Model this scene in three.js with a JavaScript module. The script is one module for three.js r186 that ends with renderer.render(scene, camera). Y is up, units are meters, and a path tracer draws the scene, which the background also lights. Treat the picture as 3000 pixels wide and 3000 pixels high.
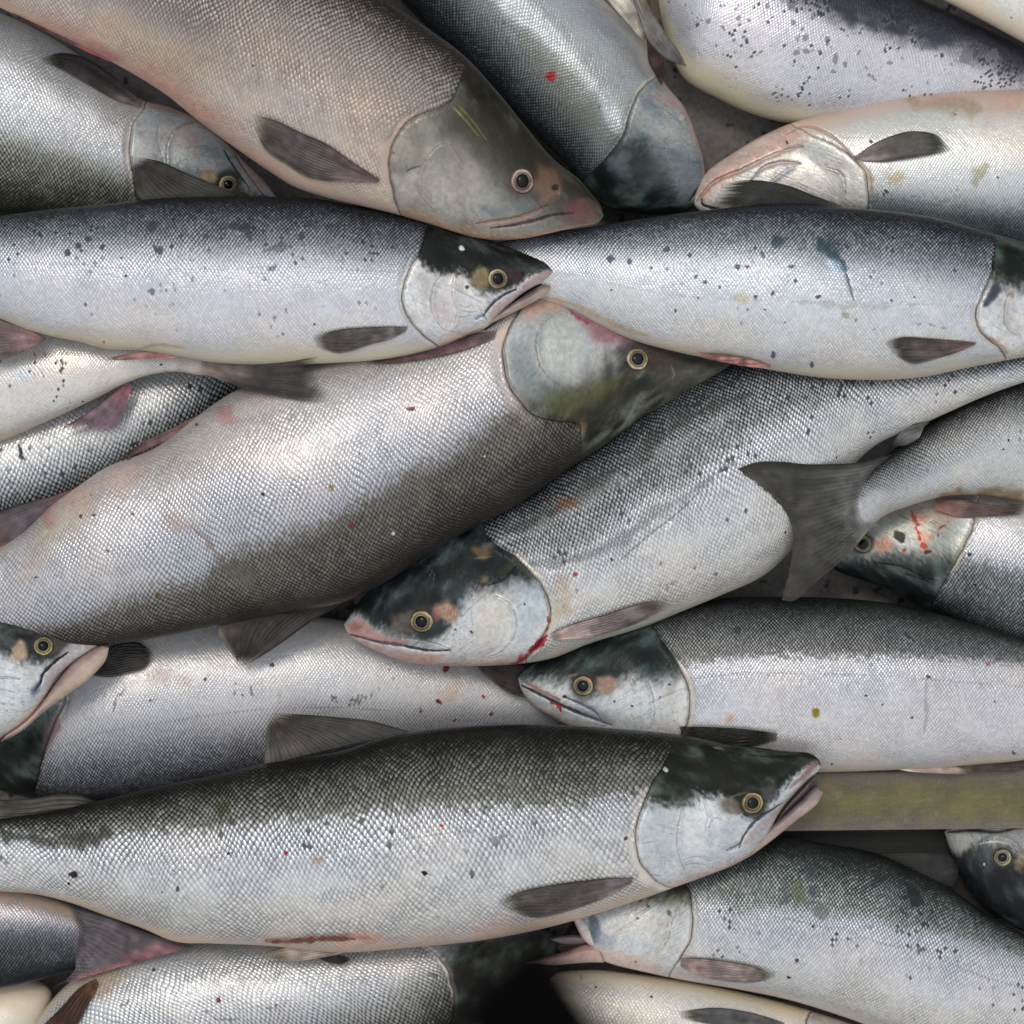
import * as THREE from 'three';
import { mergeGeometries } from 'three/addons/utils/BufferGeometryUtils.js';
import { RoundedBoxGeometry } from 'three/addons/geometries/RoundedBoxGeometry.js';

// ---------------------------------------------------------------- camera, sky, sun, exposure
// Plans are drawn in units of a quarter millimetre (U): the patch of the pile is 3000 units = 0.75 m wide, north up; heights use the same unit.
const U = 0.00025, EYE = 8000;
const scene = new THREE.Scene();
const camera = new THREE.PerspectiveCamera(2 * Math.atan(1500 / EYE) * 180 / Math.PI, 1, 0.05, 50);
camera.position.set(0, EYE * U, 0); camera.up.set(0, 0, -1); camera.lookAt(0, 0, 0);
camera.focus = (EYE - 420) * U; camera.userData.fStop = 3.6;
const renderer = new THREE.WebGLRenderer({ antialias: true });
renderer.setSize(1024, 1024);
renderer.toneMapping = THREE.LinearToneMapping; renderer.toneMappingExposure = 0.94;
renderer.shadowMap.enabled = true;
{ // overcast sky: three times as bright overhead as at the horizon
  const w = 64, h = 32, a = new Float32Array(w * h * 4);
  for (let j = 0; j < h; j++) for (let i = 0; i < w; i++) {
    const el = ((j + .5) / h - .5) * Math.PI, k = (j * w + i) * 4;
    const az = (i + .5) / w * Math.PI * 2, cloud = 1 + .07 * Math.sin(az * 2 + 1) * Math.cos(el * 3) + .05 * Math.sin(az * 3 - el * 5);
    const L = el > 0 ? (.2 + 1.07 * Math.pow(Math.sin(el), 1.4)) * cloud : .14;
    a[k] = L * .985; a[k + 1] = L * 1.0; a[k + 2] = L * 1.02; a[k + 3] = 1;
  }
  const sky = new THREE.DataTexture(a, w, h, THREE.RGBAFormat, THREE.FloatType);
  sky.mapping = THREE.EquirectangularReflectionMapping; sky.magFilter = sky.minFilter = THREE.LinearFilter; sky.needsUpdate = true;
  scene.background = sky; scene.environment = sky;
}
const sun = new THREE.DirectionalLight(0xfff3e2, 0.9);
sun.position.set(-.5, 3, -1.0); sun.castShadow = true; sun.shadow.radius = 26;
Object.assign(sun.shadow.camera, { left: -.7, right: .7, top: .7, bottom: -.7, near: .1, far: 6 });
sun.shadow.mapSize.set(2048, 2048);
scene.add(sun);

// ---------------------------------------------------------------- helpers
let seed = 7;
const rnd = () => { seed = (seed + 0x6D2B79F5) | 0; let t = Math.imul(seed ^ seed >>> 15, 1 | seed); t = t + Math.imul(t ^ t >>> 7, 61 | t) ^ t; return ((t ^ t >>> 14) >>> 0) / 4294967296; };
const NZ = new Float32Array(65536); for (let i = 0; i < 65536; i++) NZ[i] = rnd() * 2 - 1;
function nz(x, y) { // value noise, -1..1
  const xi = Math.floor(x), yi = Math.floor(y); let fx = x - xi, fy = y - yi;
  fx = fx * fx * (3 - 2 * fx); fy = fy * fy * (3 - 2 * fy);
  const x0 = xi & 255, x1 = (xi + 1) & 255, y0 = (yi & 255) << 8, y1 = ((yi + 1) & 255) << 8;
  const a = NZ[y0 + x0], b = NZ[y0 + x1], c = NZ[y1 + x0], d = NZ[y1 + x1];
  return a + (b - a) * fx + (c - a + (a - b - c + d) * fx) * fy;
}
const fb = (x, y) => (nz(x, y) + .5 * nz(x * 2.03 + 31, y * 2.03 + 7) + .25 * nz(x * 4.1 + 3, y * 4.1 + 57)) / 1.5;
const cellHash = (i, j) => NZ[((i * 57 + j * 131) & 255) + (((j * 91 + i * 17) & 255) << 8)] * .5 + .5;
const ss = (a, b, x) => { let t = (x - a) / (b - a); t = t < 0 ? 0 : t > 1 ? 1 : t; return t * t * (3 - 2 * t); };
const lerp = (a, b, t) => a + (b - a) * t;
const clamp = (x, a, b) => x < a ? a : x > b ? b : x;
const pairs = (a) => { const o = []; for (let i = 0; i < a.length; i += 2) o.push([a[i], a[i + 1]]); return o; };
function curve(flat, n) { // n + 1 evenly spaced points along a smooth curve through the given ones
  const c = new THREE.CatmullRomCurve3(pairs(flat).map(([x, y]) => new THREE.Vector3(x, y, 0)), false, 'centripetal');
  c.arcLengthDivisions = 600;
  return { len: c.getLength(), pts: c.getSpacedPoints(n) };
}
const names = {};
function numbered(n) { const k = names[n] = (names[n] ?? -1) + 1; return k ? n + '_' + String(k).padStart(3, '0') : n; }
function tag(o, label, category, group, kind) {
  if (label) o.userData.label = label;
  if (category) o.userData.category = category;
  if (group) o.userData.group = group;
  if (kind) o.userData.kind = kind;
  return o;
}
function mesh(name, g, m, parent) { const o = new THREE.Mesh(g, m); o.name = name; o.castShadow = o.receiveShadow = true; parent.add(o); return o; }
// a plan point (as it is seen from above the middle of the pile) at height z -> world
const at = (x, y, z) => { const k = 1 - z / EYE; return new THREE.Vector3((x - 1500) * k * U, z * U, (y - 1500) * k * U); };
const lin = (c) => c.map((v) => { v /= 255; return v <= .04045 ? v / 12.92 : ((v + .055) / 1.055) ** 2.4; });
function gridIndex(nu, nv, ring) { // nu x nv vertices; ring closes v
  const idx = [], m = ring ? nv : nv - 1;
  for (let i = 0; i < nu - 1; i++) for (let j = 0; j < m; j++) {
    const a = i * nv + j, b = i * nv + (j + 1) % nv, c = a + nv, d = b + nv;
    idx.push(a, b, c, b, d, c);
  }
  return idx;
}
function geom(pos, idx, { uv, col, upTo } = {}) {
  const g = new THREE.BufferGeometry();
  g.setAttribute('position', new THREE.Float32BufferAttribute(pos, 3));
  if (uv) g.setAttribute('uv', new THREE.Float32BufferAttribute(uv, 2));
  if (col) g.setAttribute('color', new THREE.Float32BufferAttribute(col, col.length / (pos.length / 3)));
  g.setIndex(idx); g.computeVertexNormals();
  if (upTo) { // the vertices in that list should look up
    const n = g.attributes.normal; let s = 0; for (const k of upTo) s += n.getY(k);
    if (s < 0) { for (let i = 0; i < idx.length; i += 3) { const t = idx[i]; idx[i] = idx[i + 1]; idx[i + 1] = t; } g.setIndex(idx); g.computeVertexNormals(); }
  }
  return g;
}

// ---------------------------------------------------------------- height fields, so that fins lie on bodies
const CELL = 10, GW = 350, OFF = -250;
class Field {
  constructor() { this.a = new Float32Array(GW * GW).fill(-1); }
  put(x, y, z) { const i = Math.round((x - OFF) / CELL), j = Math.round((y - OFF) / CELL); if (i >= 0 && j >= 0 && i < GW && j < GW) { const k = j * GW + i; if (z > this.a[k]) this.a[k] = z; } }
  close() { const b = this.a.slice(); for (let j = 1; j < GW - 1; j++) for (let i = 1; i < GW - 1; i++) { const k = j * GW + i; if (b[k] < 0) this.a[k] = Math.max(b[k - 1], b[k + 1], b[k - GW], b[k + GW]); } }
  get(x, y) { const i = clamp(Math.round((x - OFF) / CELL), 0, GW - 1), j = clamp(Math.round((y - OFF) / CELL), 0, GW - 1); return this.a[j * GW + i]; }
}
const fields = {};
const heightOn = (list, x, y) => { let s = 0, n = 0; for (let dx = -1; dx <= 1; dx++) for (let dy = -1; dy <= 1; dy++) { let z = -1; for (const f of list) z = Math.max(z, fields[f].get(x + dx * 12, y + dy * 12)); if (z >= 0) { s += z; n++; } } return n ? s / n : -1; };

// ---------------------------------------------------------------- a salmon's body and its skin
const TEXEL = 1.6;
const DEF = {
  back: [24, 27, 29], dot: [150, 158, 162], fl1: [197, 201, 210], fl2: [205, 206, 207], belly: [206, 196, 180], net: [84, 90, 100],
  ht: [31, 35, 34], hc: [201, 205, 207], hc2: [174, 179, 182], throat: [206, 186, 172], mem: [214, 204, 194],
  sp: 12, soft: 26, bellyAt: .9, bt: .32, ragged: 16, lost: .06, dotTop: .25, dotLow: .95, netHigh: .8, netLow: .22, metal: .4, tk: .48, memW: 22, memAt: [.34, .5, .93, 1.02], warm: 0, pow: .92, hsoft: 16,
};
function skin(F) { // fills in F.map and F.orm and returns the body's grid
  const P = F.p, D = curve([...F.D, ...F.E], 10), V = curve([...F.V, ...F.E], 10), L = (D.len + V.len) / 2;
  const N = Math.ceil(L / 7), d = curve([...F.D, ...F.E], N).pts, v = curve([...F.V, ...F.E], N).pts;
  const hs = Array.isArray(F.h) ? F.h : [F.h, F.h];
  const st = [];
  for (let i = 0; i <= N; i++) {
    const s = i / N, f = s * (hs.length - 1), k = Math.min(hs.length - 2, Math.floor(f)), q = f - k, h = lerp(hs[k], hs[k + 1], q * q * (3 - 2 * q));
    const wx = (v[i].x - d[i].x) / 2, wy = (v[i].y - d[i].y) / 2, W = Math.hypot(wx, wy);
    st.push({ cx: (v[i].x + d[i].x) / 2, cy: (v[i].y + d[i].y) / 2, wx, wy, W, h, T: W * P.tk, k: 1 - h / EYE });
  }
  // soften the thickness along the fish
  for (let pass = 0; pass < 12; pass++) { const t = st.map((a) => a.T); for (let i = 1; i < N; i++) st[i].T = (t[i - 1] + 2 * t[i] + t[i + 1]) / 4; }
  let maxP = 0; for (const a of st) { a.P = Math.PI * Math.sqrt((a.W * a.W + a.T * a.T) / 2); maxP = Math.max(maxP, a.P); }
  let meanP = 0; for (const a of st) meanP += a.P / st.length;
  const seen = (i, t) => { // plan point as seen, at station i (may be fractional)
    const i0 = Math.min(N - 1, Math.floor(i)), f = i - i0, a = st[i0], b = st[i0 + 1], c = Math.cos(Math.PI * t), sn = Math.pow(Math.max(0, Math.sin(Math.PI * t)), P.pow);
    const x = lerp(a.cx - a.wx * c, b.cx - b.wx * c, f), y = lerp(a.cy - a.wy * c, b.cy - b.wy * c, f), z = lerp(a.h + a.T * sn, b.h + b.T * sn, f), k = lerp(a.k, b.k, f) / (1 - z / EYE);
    return [1500 + (x - 1500) * k, 1500 + (y - 1500) * k, z];
  };
  const coarse = []; for (let i = 0; i <= N; i += 1) for (let j = 0; j <= 80; j++) { const p = seen(i, j / 80); coarse.push(p[0], p[1]); }
  const find = (x, y) => { let best = 1e9, k = 0; for (let q = 0; q < coarse.length; q += 2) { const e = (coarse[q] - x) ** 2 + (coarse[q + 1] - y) ** 2; if (e < best) { best = e; k = q / 2; } } return [Math.floor(k / 81) / N, (k % 81) / 80]; };
  const alongS = (flat, dflt) => { // t as a function of s
    if (!flat) return () => dflt;
    const p = pairs(flat).map(([x, y]) => find(x, y)).sort((a, b) => a[0] - b[0]);
    return (s) => { if (s <= p[0][0]) return p[0][1]; for (let i = 1; i < p.length; i++) if (s <= p[i][0]) { const q = (s - p[i - 1][0]) / Math.max(1e-6, p[i][0] - p[i - 1][0]); return lerp(p[i - 1][1], p[i][1], q); } return p[p.length - 1][1]; };
  };
  const acrossT = (flat) => { // s as a function of t
    if (!flat) return () => -1;
    const c = curve(flat, 40).pts.map((q) => find(q.x, q.y)).sort((a, b) => a[1] - b[1]);
    return (t) => { if (t <= c[0][1]) return c[0][0]; for (let i = 1; i < c.length; i++) if (t <= c[i][1]) return lerp(c[i - 1][0], c[i][0], (t - c[i - 1][1]) / Math.max(1e-6, c[i][1] - c[i - 1][1])); return c[c.length - 1][0]; };
  };
  const TW = Math.min(2048, Math.ceil(L / TEXEL)), TH = Math.min(1200, Math.ceil(maxP / TEXEL)), n = TW * TH;
  const X = new Float32Array(n), Y = new Float32Array(n), R = new Float32Array(n), G = new Float32Array(n), B = new Float32Array(n), M = new Float32Array(n), Q = new Float32Array(n), BU = new Float32Array(n), RE = new Float32Array(n);
  const back = alongS(F.bk, P.bt), lat = F.lat && alongS(F.lat, .5), hd = F.hd ? alongS(F.hd, P.bt) : back, gill = acrossT(F.gill);
  const bT = new Float32Array(TW), lT = new Float32Array(TW), hT = new Float32Array(TW), gS = new Float32Array(TH);
  for (let i = 0; i < TW; i++) { const s = (i + .5) / TW; bT[i] = back(s); lT[i] = lat ? lat(s) : -9; hT[i] = hd(s); }
  for (let pass = 0; pass < 20; pass++) for (const A of [bT, hT]) for (let i = 1; i < TW - 1; i++) A[i] = (A[i - 1] + A[i] * 2 + A[i + 1]) / 4;
  for (let j = 0; j < TH; j++) gS[j] = gill((j + .5) / TH);
  for (let pass = 0; pass < 60; pass++) for (let j = 1; j < TH - 1; j++) gS[j] = (gS[j - 1] + 2 * gS[j] + gS[j + 1]) / 4;
  const ox = F.seed * 37.7, oy = F.seed * 11.3, cosT = [], sinT = [];
  for (let j = 0; j < TH; j++) { cosT.push(Math.cos(Math.PI * (j + .5) / TH)); sinT.push(Math.pow(Math.sin(Math.PI * (j + .5) / TH), P.pow)); }
  const { back: cb, dot: cd, fl1, fl2, belly: cy, net: cn, ht, hc, hc2, mem } = P;
  for (let i = 0; i < TW; i++) {
    const s = (i + .5) / TW, fi = s * N, i0 = Math.min(N - 1, Math.floor(fi)), f = fi - i0, a = st[i0], b = st[i0 + 1], Pm = (lerp(a.P, b.P, f) * .75 + meanP * .25), u = s * L;
    const cx = lerp(a.cx, b.cx, f), cyy = lerp(a.cy, b.cy, f), wx = lerp(a.wx, b.wx, f), wy = lerp(a.wy, b.wy, f), h = lerp(a.h, b.h, f), T = lerp(a.T, b.T, f), kk = 1 - h / EYE;
    for (let j = 0; j < TH; j++) {
      const t = (j + .5) / TH, k = j * TW + i, pr = kk / (1 - (h + T * sinT[j]) / EYE);
      const x = X[k] = 1500 + (cx - wx * cosT[j] - 1500) * pr, y = Y[k] = 1500 + (cyy - wy * cosT[j] - 1500) * pr;
      if (x < -60 || y < -60 || x > 3060 || y > 3060) { const q = ss(.05, -.05, t - bT[i]); R[k] = lerp(fl2[0], cb[0], q); G[k] = lerp(fl2[1], cb[1], q); B[k] = lerp(fl2[2], cb[2], q); M[k] = .3; Q[k] = .4; continue; }
      const big = fb((u + ox) / 210, (t * Pm + oy) / 120), mid = fb((u + ox) / 46, (t * Pm + oy) / 34), fine = nz((u + ox) / 5, (t * Pm + oy) / 5);
      const dg = gS[j] < 0 ? 1e4 : (s - gS[j]) * L; // distance behind the gill cover's edge
      let r, g, bl, m, q, bu = 0, re = 0;
      if (dg < 0) { // head: smooth skin
        const db = (hT[i] - t) * Pm, w = ss(-P.hsoft * 2.1, P.hsoft * 2.1, db + mid * 11 + fine * 6 + nz((u + oy) / 9, (t * Pm + ox) / 8) * 9), blot = ss(-.5, .7, big * .8 + mid * .9);
        r = lerp(hc[0], hc2[0], blot); g = lerp(hc[1], hc2[1], blot); bl = lerp(hc[2], hc2[2], blot);
        const low = ss(.80, .95, t + mid * .03); r = lerp(r, P.throat[0], low); g = lerp(g, P.throat[1], low); bl = lerp(bl, P.throat[2], low);
        const tone = 1 + mid * .3 + big * .2, lift = 44 * ss(-.1, .9, big * .6 + mid * .7 + .15) * ss(.02, .2, t); r = lerp(r, ht[0] * tone + lift * .85, w); g = lerp(g, ht[1] * tone + lift, w); bl = lerp(bl, ht[2] * tone + lift * .95, w);
        const spk = nz((u + oy) / 3.1, (t * Pm + ox) / 3.1) > .66 - .2 * mid ? .86 : 1, n1 = (1 + mid * .12 + fine * .045 + nz((u + ox) / 13, (t * Pm + oy) / 11) * .05) * spk; r *= n1; g *= n1; bl *= n1; const scr = ss(.62, .8, nz((u + ox) / 46 + mid, (t * Pm + oy) / 3.2 + (u + ox) / 19)) * .13 * (1 - w); r *= 1 - scr; g *= 1 - scr; bl *= 1 - scr * .8; bu -= scr * 3; const hue = fb((u + oy) / 38 + 20, (t * Pm + ox) / 30) * 5 * (1 - w); r += hue; bl -= hue * .9;
        m = lerp(.28, .06, Math.max(w, low)); q = .36 + mid * .08; bu += mid * .5 + fine * .18 + big * .8;
        re = 13 * ss(-130, -6, dg) * ss(.08, .3, t); // the cover swells towards its free edge
        const rim = ss(-16, -3, dg) * ss(.3, .5, t); r = lerp(r, P.mem[0], rim * .35); g = lerp(g, P.mem[1], rim * .35); bl = lerp(bl, P.mem[2], rim * .35);
      } else {
        const wu = u + fb((u + ox) / 110, (t * Pm + oy) / 110) * P.sp * .9, wv = (t - .5) * Pm + fb((u + oy) / 90 + 9, (t * Pm + ox) / 120) * P.sp * .9;
        const pa = P.sp, pb = P.sp * .56, gv = wv / pb, j0 = Math.floor(gv);
        let c = 9, ci = 0, cj = 0, ddx = 0, ddy = 0;
        for (let jj = j0; jj <= j0 + 1; jj++) { const o = jj & 1 ? .5 : 0, ui = wu / pa - o, ii = Math.round(ui), dx = ui - ii + (cellHash(ii + 7, jj) - .5) * .07, dy = gv - jj + (cellHash(ii, jj + 33) - .5) * .1, e = dx * dx * 5.6 + dy * dy * 1.45; if (e < c) { c = e; ci = ii; cj = jj; ddx = dx; ddy = dy; } }
        c = Math.sqrt(c); const hsh = cellHash(ci, cj), hs2 = cellHash(ci + 91, cj + 13), db = (bT[i] - t) * Pm + mid * P.ragged * .4 + big * P.ragged * .5 + (hsh - .5) * P.sp * 2.2;
        const w = ss(-P.soft, P.soft, db), up = clamp((t / Math.max(.03, bT[i])), 0, 1), dn = clamp((t - bT[i]) / (P.bellyAt - bT[i]), 0, 1);
        // flank
        const q1 = ss(.1, .75, dn + mid * .12);
        r = lerp(fl1[0], fl2[0], q1); g = lerp(fl1[1], fl2[1], q1); bl = lerp(fl1[2], fl2[2], q1);
        const by = ss(P.bellyAt - .1, P.bellyAt + .08, t + big * .05 + mid * .03); r = lerp(r, cy[0], by); g = lerp(g, cy[1], by); bl = lerp(bl, cy[2], by);
        const irid = big * 7; r += irid * .6; bl -= irid * .8;
        const slime = ss(-.55, .5, fb((u + oy) / 75 + 11, (t * Pm + ox) / 40) + fine * .15), netA = lerp(P.netHigh, P.netLow * (.5 + .65 * slime), ss(0, .42, dn + big * .12 + mid * .08)) * (1 - by * .55), net = ss(.46, .92, c + fine * .08) * netA; r = lerp(r, cn[0], net); g = lerp(g, cn[1], net); bl = lerp(bl, cn[2], net);
        const sh = 1 + (hsh - .5) * lerp(.06, .15, netA) * (1 - by); r *= sh; g *= sh; bl *= sh;
        // back: dots dim toward the ridge, dark pigment plus painted contact shade
        const tone = 1 + big * .25 + mid * .15, upn = clamp(up + mid * .1 + big * .1 + (hsh - .5) * .3, 0, 1), dR = lerp(.5, .86, upn), dt = ss(dR + .2, dR - .3, c) * lerp(P.dotTop, P.dotLow, ss(.1, 1, upn)) * (.68 + .32 * hs2) * lerp(.12, 1, ss(.08, .72, up + (hsh - .5) * .15));
        let r2 = lerp(cb[0] * tone, cd[0], dt), g2 = lerp(cb[1] * tone, cd[1], dt), b2 = lerp(cb[2] * tone, cd[2], dt);
        r = lerp(r, r2, w); g = lerp(g, g2, w); bl = lerp(bl, b2, w);
        // scales that are gone
        const clump = fb((u + ox) / 60 + 40, (wv + oy) / 42), gone = ss(0, .08, hs2 - (1 - P.lost * ss(-.1, .55, clump) * (1.2 - .9 * dn * (1 - w)))) * (1 - by);
        const ink = gone * .72 * ss(.95, .4, c * .6); r = lerp(r, cb[0] * 1.25, ink); g = lerp(g, cb[1] * 1.25, ink); bl = lerp(bl, cb[2] * 1.3, ink);
        if (lT[i] > -1 && Math.abs((t - lT[i]) * Pm) < 2.2) { const dd = ss(.2, .8, Math.sin(u * 6.283 / P.sp * .8) * .5 + .5) * (P.latA ?? .34) * (.6 + .5 * nz(u / 70, F.seed)); r = lerp(r, 70, dd); g = lerp(g, 74, dd); bl = lerp(bl, 82, dd); }
        const grime = ss(.25, .9, fb((u + oy) / 130 + 70, (wv + ox) / 60)) * P.warm; r = lerp(r, 128, grime); g = lerp(g, 112, grime); bl = lerp(bl, 86, grime);
        m = lerp(lerp(P.metal, .12, by), P.metal * .6, w) * (1 - ink); q = lerp(.28, .46, by) + mid * .06;
        const relief = lerp(1, .45, by) * (1 - gone * .8);
        bu = (ss(1, .1, c) * .8 + ddx * .9 + (ddx * (hs2 - .5) + ddy * .6 * (hsh - .5)) * 1.1) * relief * lerp(.55, 1.1, netA) * (P.sp / 12) + mid * .5 + fine * .1;
        // the pale fold of skin behind the gill cover
        const mw = P.memW * .85 * (1 + .25 * nz(t * 9, F.seed)), e = mw > 1 ? ss(mw * (1 + mid * .5), mw * .45, dg) * ss(P.memAt[0], P.memAt[1], t) * ss(P.memAt[3], P.memAt[2], t) * clamp(.72 + .5 * nz(t * 11 + 3, F.seed * 5), .15, 1) : 0; if (e > 0) { r = lerp(r, mem[0] * (1 + mid * .06), e); g = lerp(g, mem[1] * (1 + mid * .06), e); bl = lerp(bl, mem[2] * (1 + mid * .06), e); m = lerp(m, .08, e); q = lerp(q, .42, e); bu *= 1 - e * .8; re -= 4 * ss(mw, 0, dg); }
        const edge = ss(8, 1, dg) * (.36 + .3 * nz(t * 14, F.seed * 3)) * ss(.1, .34, t); r = lerp(r, 92, edge); g = lerp(g, 84, edge); bl = lerp(bl, 82, edge);  // dark line painted as the shadow under the gill cover
      }
      R[k] = r; G[k] = g; B[k] = bl; M[k] = m; Q[k] = q; BU[k] = bu; RE[k] = re;
    }
  }
  // marks that belong to this fish: bones of the head, lips, stains, dirt, blood, a painted highlight
  const put = (k, c, a) => { R[k] = lerp(R[k], c[0], a); G[k] = lerp(G[k], c[1], a); B[k] = lerp(B[k], c[2], a); };
  const box = (p, e) => { let x0 = 1e9, y0 = 1e9, x1 = -1e9, y1 = -1e9; for (const [x, y] of p) { x0 = Math.min(x0, x); x1 = Math.max(x1, x); y0 = Math.min(y0, y); y1 = Math.max(y1, y); } return [x0 - e, y0 - e, x1 + e, y1 + e]; };
  const dseg = (x, y, a, b) => { const ex = b[0] - a[0], ey = b[1] - a[1], l = ex * ex + ey * ey; let t = l ? ((x - a[0]) * ex + (y - a[1]) * ey) / l : 0; t = t < 0 ? 0 : t > 1 ? 1 : t; return Math.hypot(x - a[0] - ex * t, y - a[1] - ey * t); };
  for (const o of F.marks || []) {
    const p = o.line ? curve(o.line, Math.max(8, o.line.length * 3)).pts.map((q) => [q.x, q.y]) : o.area ? (o.sharp ? pairs(o.area) : curve([...o.area, o.area[0], o.area[1]], o.area.length * 3).pts.map((q) => [q.x, q.y])) : [[o.spot[0], o.spot[1]]];
    const w = o.line ? o.w ?? 4 : o.area ? o.soft ?? 12 : o.spot[2], rag = o.rag ?? (o.spot ? .5 : .25), bb = box(p, w * 2.2 + 4), col = o.col, al = o.a ?? 1;
    for (let k = 0; k < n; k++) {
      const x = X[k], y = Y[k]; if (x < bb[0] || y < bb[1] || x > bb[2] || y > bb[3]) continue;
      const wob = nz(x / (w * 1.3 + 2) + ox, y / (w * 1.3 + 2) + oy) * rag * w + nz(x / 4.3, y / 4.3) * rag * Math.min(4, w) * .5;
      let dist;
      if (o.area) { let inside = false, dm = 1e9; for (let q = 0, r = p.length - 1; q < p.length; r = q++) { const A = p[q], C = p[r]; if ((A[1] > y) !== (C[1] > y) && x < (C[0] - A[0]) * (y - A[1]) / (C[1] - A[1]) + A[0]) inside = !inside; const e = dseg(x, y, A, C); if (e < dm) dm = e; } dist = (inside ? -dm : dm) + wob; dist = ss(w, -w, dist); }
      else if (o.line) { let dm = 1e9, at = 0; for (let q = 1; q < p.length; q++) { const e = dseg(x, y, p[q - 1], p[q]); if (e < dm) { dm = e; at = q; } } const ww = w * (.3 + .7 * Math.pow(Math.sin(Math.PI * clamp((at - .5) / (p.length - 1), .02, .98)), .6)); dist = ss(ww, ww * .2, dm + wob * ww / w); }
      else { const rr = Math.hypot(x - p[0][0], (y - p[0][1]) * (o.flat ?? 1)) + wob; dist = ss(w, w * .5, rr); }
      if (dist <= 0) continue;
      if (col) { const nn = 1 + nz(x / 9 + ox, y / 9) * .1; put(k, [col[0] * nn, col[1] * nn, col[2] * nn], dist * al); }
      if (o.re) RE[k] += o.re * dist;
      if (o.bu) BU[k] += o.bu * dist;
      if (o.metal !== undefined) M[k] = lerp(M[k], o.metal, dist * al);
      if (o.rough !== undefined) Q[k] = lerp(Q[k], o.rough, dist * al);
    }
  }
  const map = new Uint8Array(n * 4), orm = new Uint8Array(n * 4);
  for (let k = 0; k < n; k++) {
    map[k * 4] = clamp(R[k], 0, 255); map[k * 4 + 1] = clamp(G[k], 0, 255); map[k * 4 + 2] = clamp(B[k], 0, 255); map[k * 4 + 3] = 255;
    orm[k * 4] = clamp(128 + (BU[k] + RE[k] * .5) * 10, 0, 255); orm[k * 4 + 1] = clamp(Q[k], .08, 1) * 255; orm[k * 4 + 2] = clamp(M[k], 0, 1) * 255; orm[k * 4 + 3] = 255;
  }
  const tex = (a, srgb) => { const t = new THREE.DataTexture(a, TW, TH); t.magFilter = THREE.LinearFilter; t.minFilter = THREE.LinearMipmapLinearFilter; t.generateMipmaps = true; t.wrapS = t.wrapT = THREE.ClampToEdgeWrapping; if (srgb) t.colorSpace = THREE.SRGBColorSpace; t.needsUpdate = true; return t; };
  const data = tex(orm);
  const material = new THREE.MeshPhysicalMaterial({ map: tex(map, true), bumpMap: data, bumpScale: 25.5 * U, roughnessMap: data, metalnessMap: data, roughness: 1, metalness: 1, specularIntensity: .28, clearcoat: .05, clearcoatRoughness: .25 });
  const reliefAt = (s, t) => { const a = clamp(s * TW - .5, 0, TW - 1.001), b = clamp(t * TH - .5, 0, TH - 1.001), i = Math.floor(a), j = Math.floor(b), f = a - i, g = b - j, k = j * TW + i; return lerp(lerp(RE[k], RE[k + 1], f), lerp(RE[k + TW], RE[k + TW + 1], f), g); };
  return { st, N, find, seen, reliefAt, material };
}
function body(F, root) {
  const S = F.skin = skin(F), { st, N } = S, NT = 72, NB = 20, nv = NT + 1 + NB - 1, pos = [], uv = [], upTo = [], P = F.p, field = fields[F.id] = new Field();
  for (let i = 0; i <= N; i++) {
    const a = st[i];
    for (let j = 0; j < nv; j++) {
      const top = j <= NT, t = top ? j / NT : 1 - (j - NT) / NB, c = Math.cos(Math.PI * t), sn = Math.pow(Math.max(0, Math.sin(Math.PI * t)), P.pow);
      const z = top ? a.h + a.T * sn + S.reliefAt(i / N, t) * Math.min(1, a.W / 40) * Math.min(1, sn * 1.6) : a.h - a.T * sn;
      const x = a.cx - a.wx * c, y = a.cy - a.wy * c;
      pos.push((x - 1500) * a.k * U, z * U, (y - 1500) * a.k * U); uv.push(i / N, t);
      if (top && j > 20 && j < 52) upTo.push(i * nv + j);
      if (top) { const pk = a.k / (1 - z / EYE); field.put(1500 + (x - 1500) * pk, 1500 + (y - 1500) * pk, z); }
    }
  }
  field.close();
  return mesh('body', geom(pos, gridIndex(N + 1, nv, true), { uv, upTo }), S.material, root);
}

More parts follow.
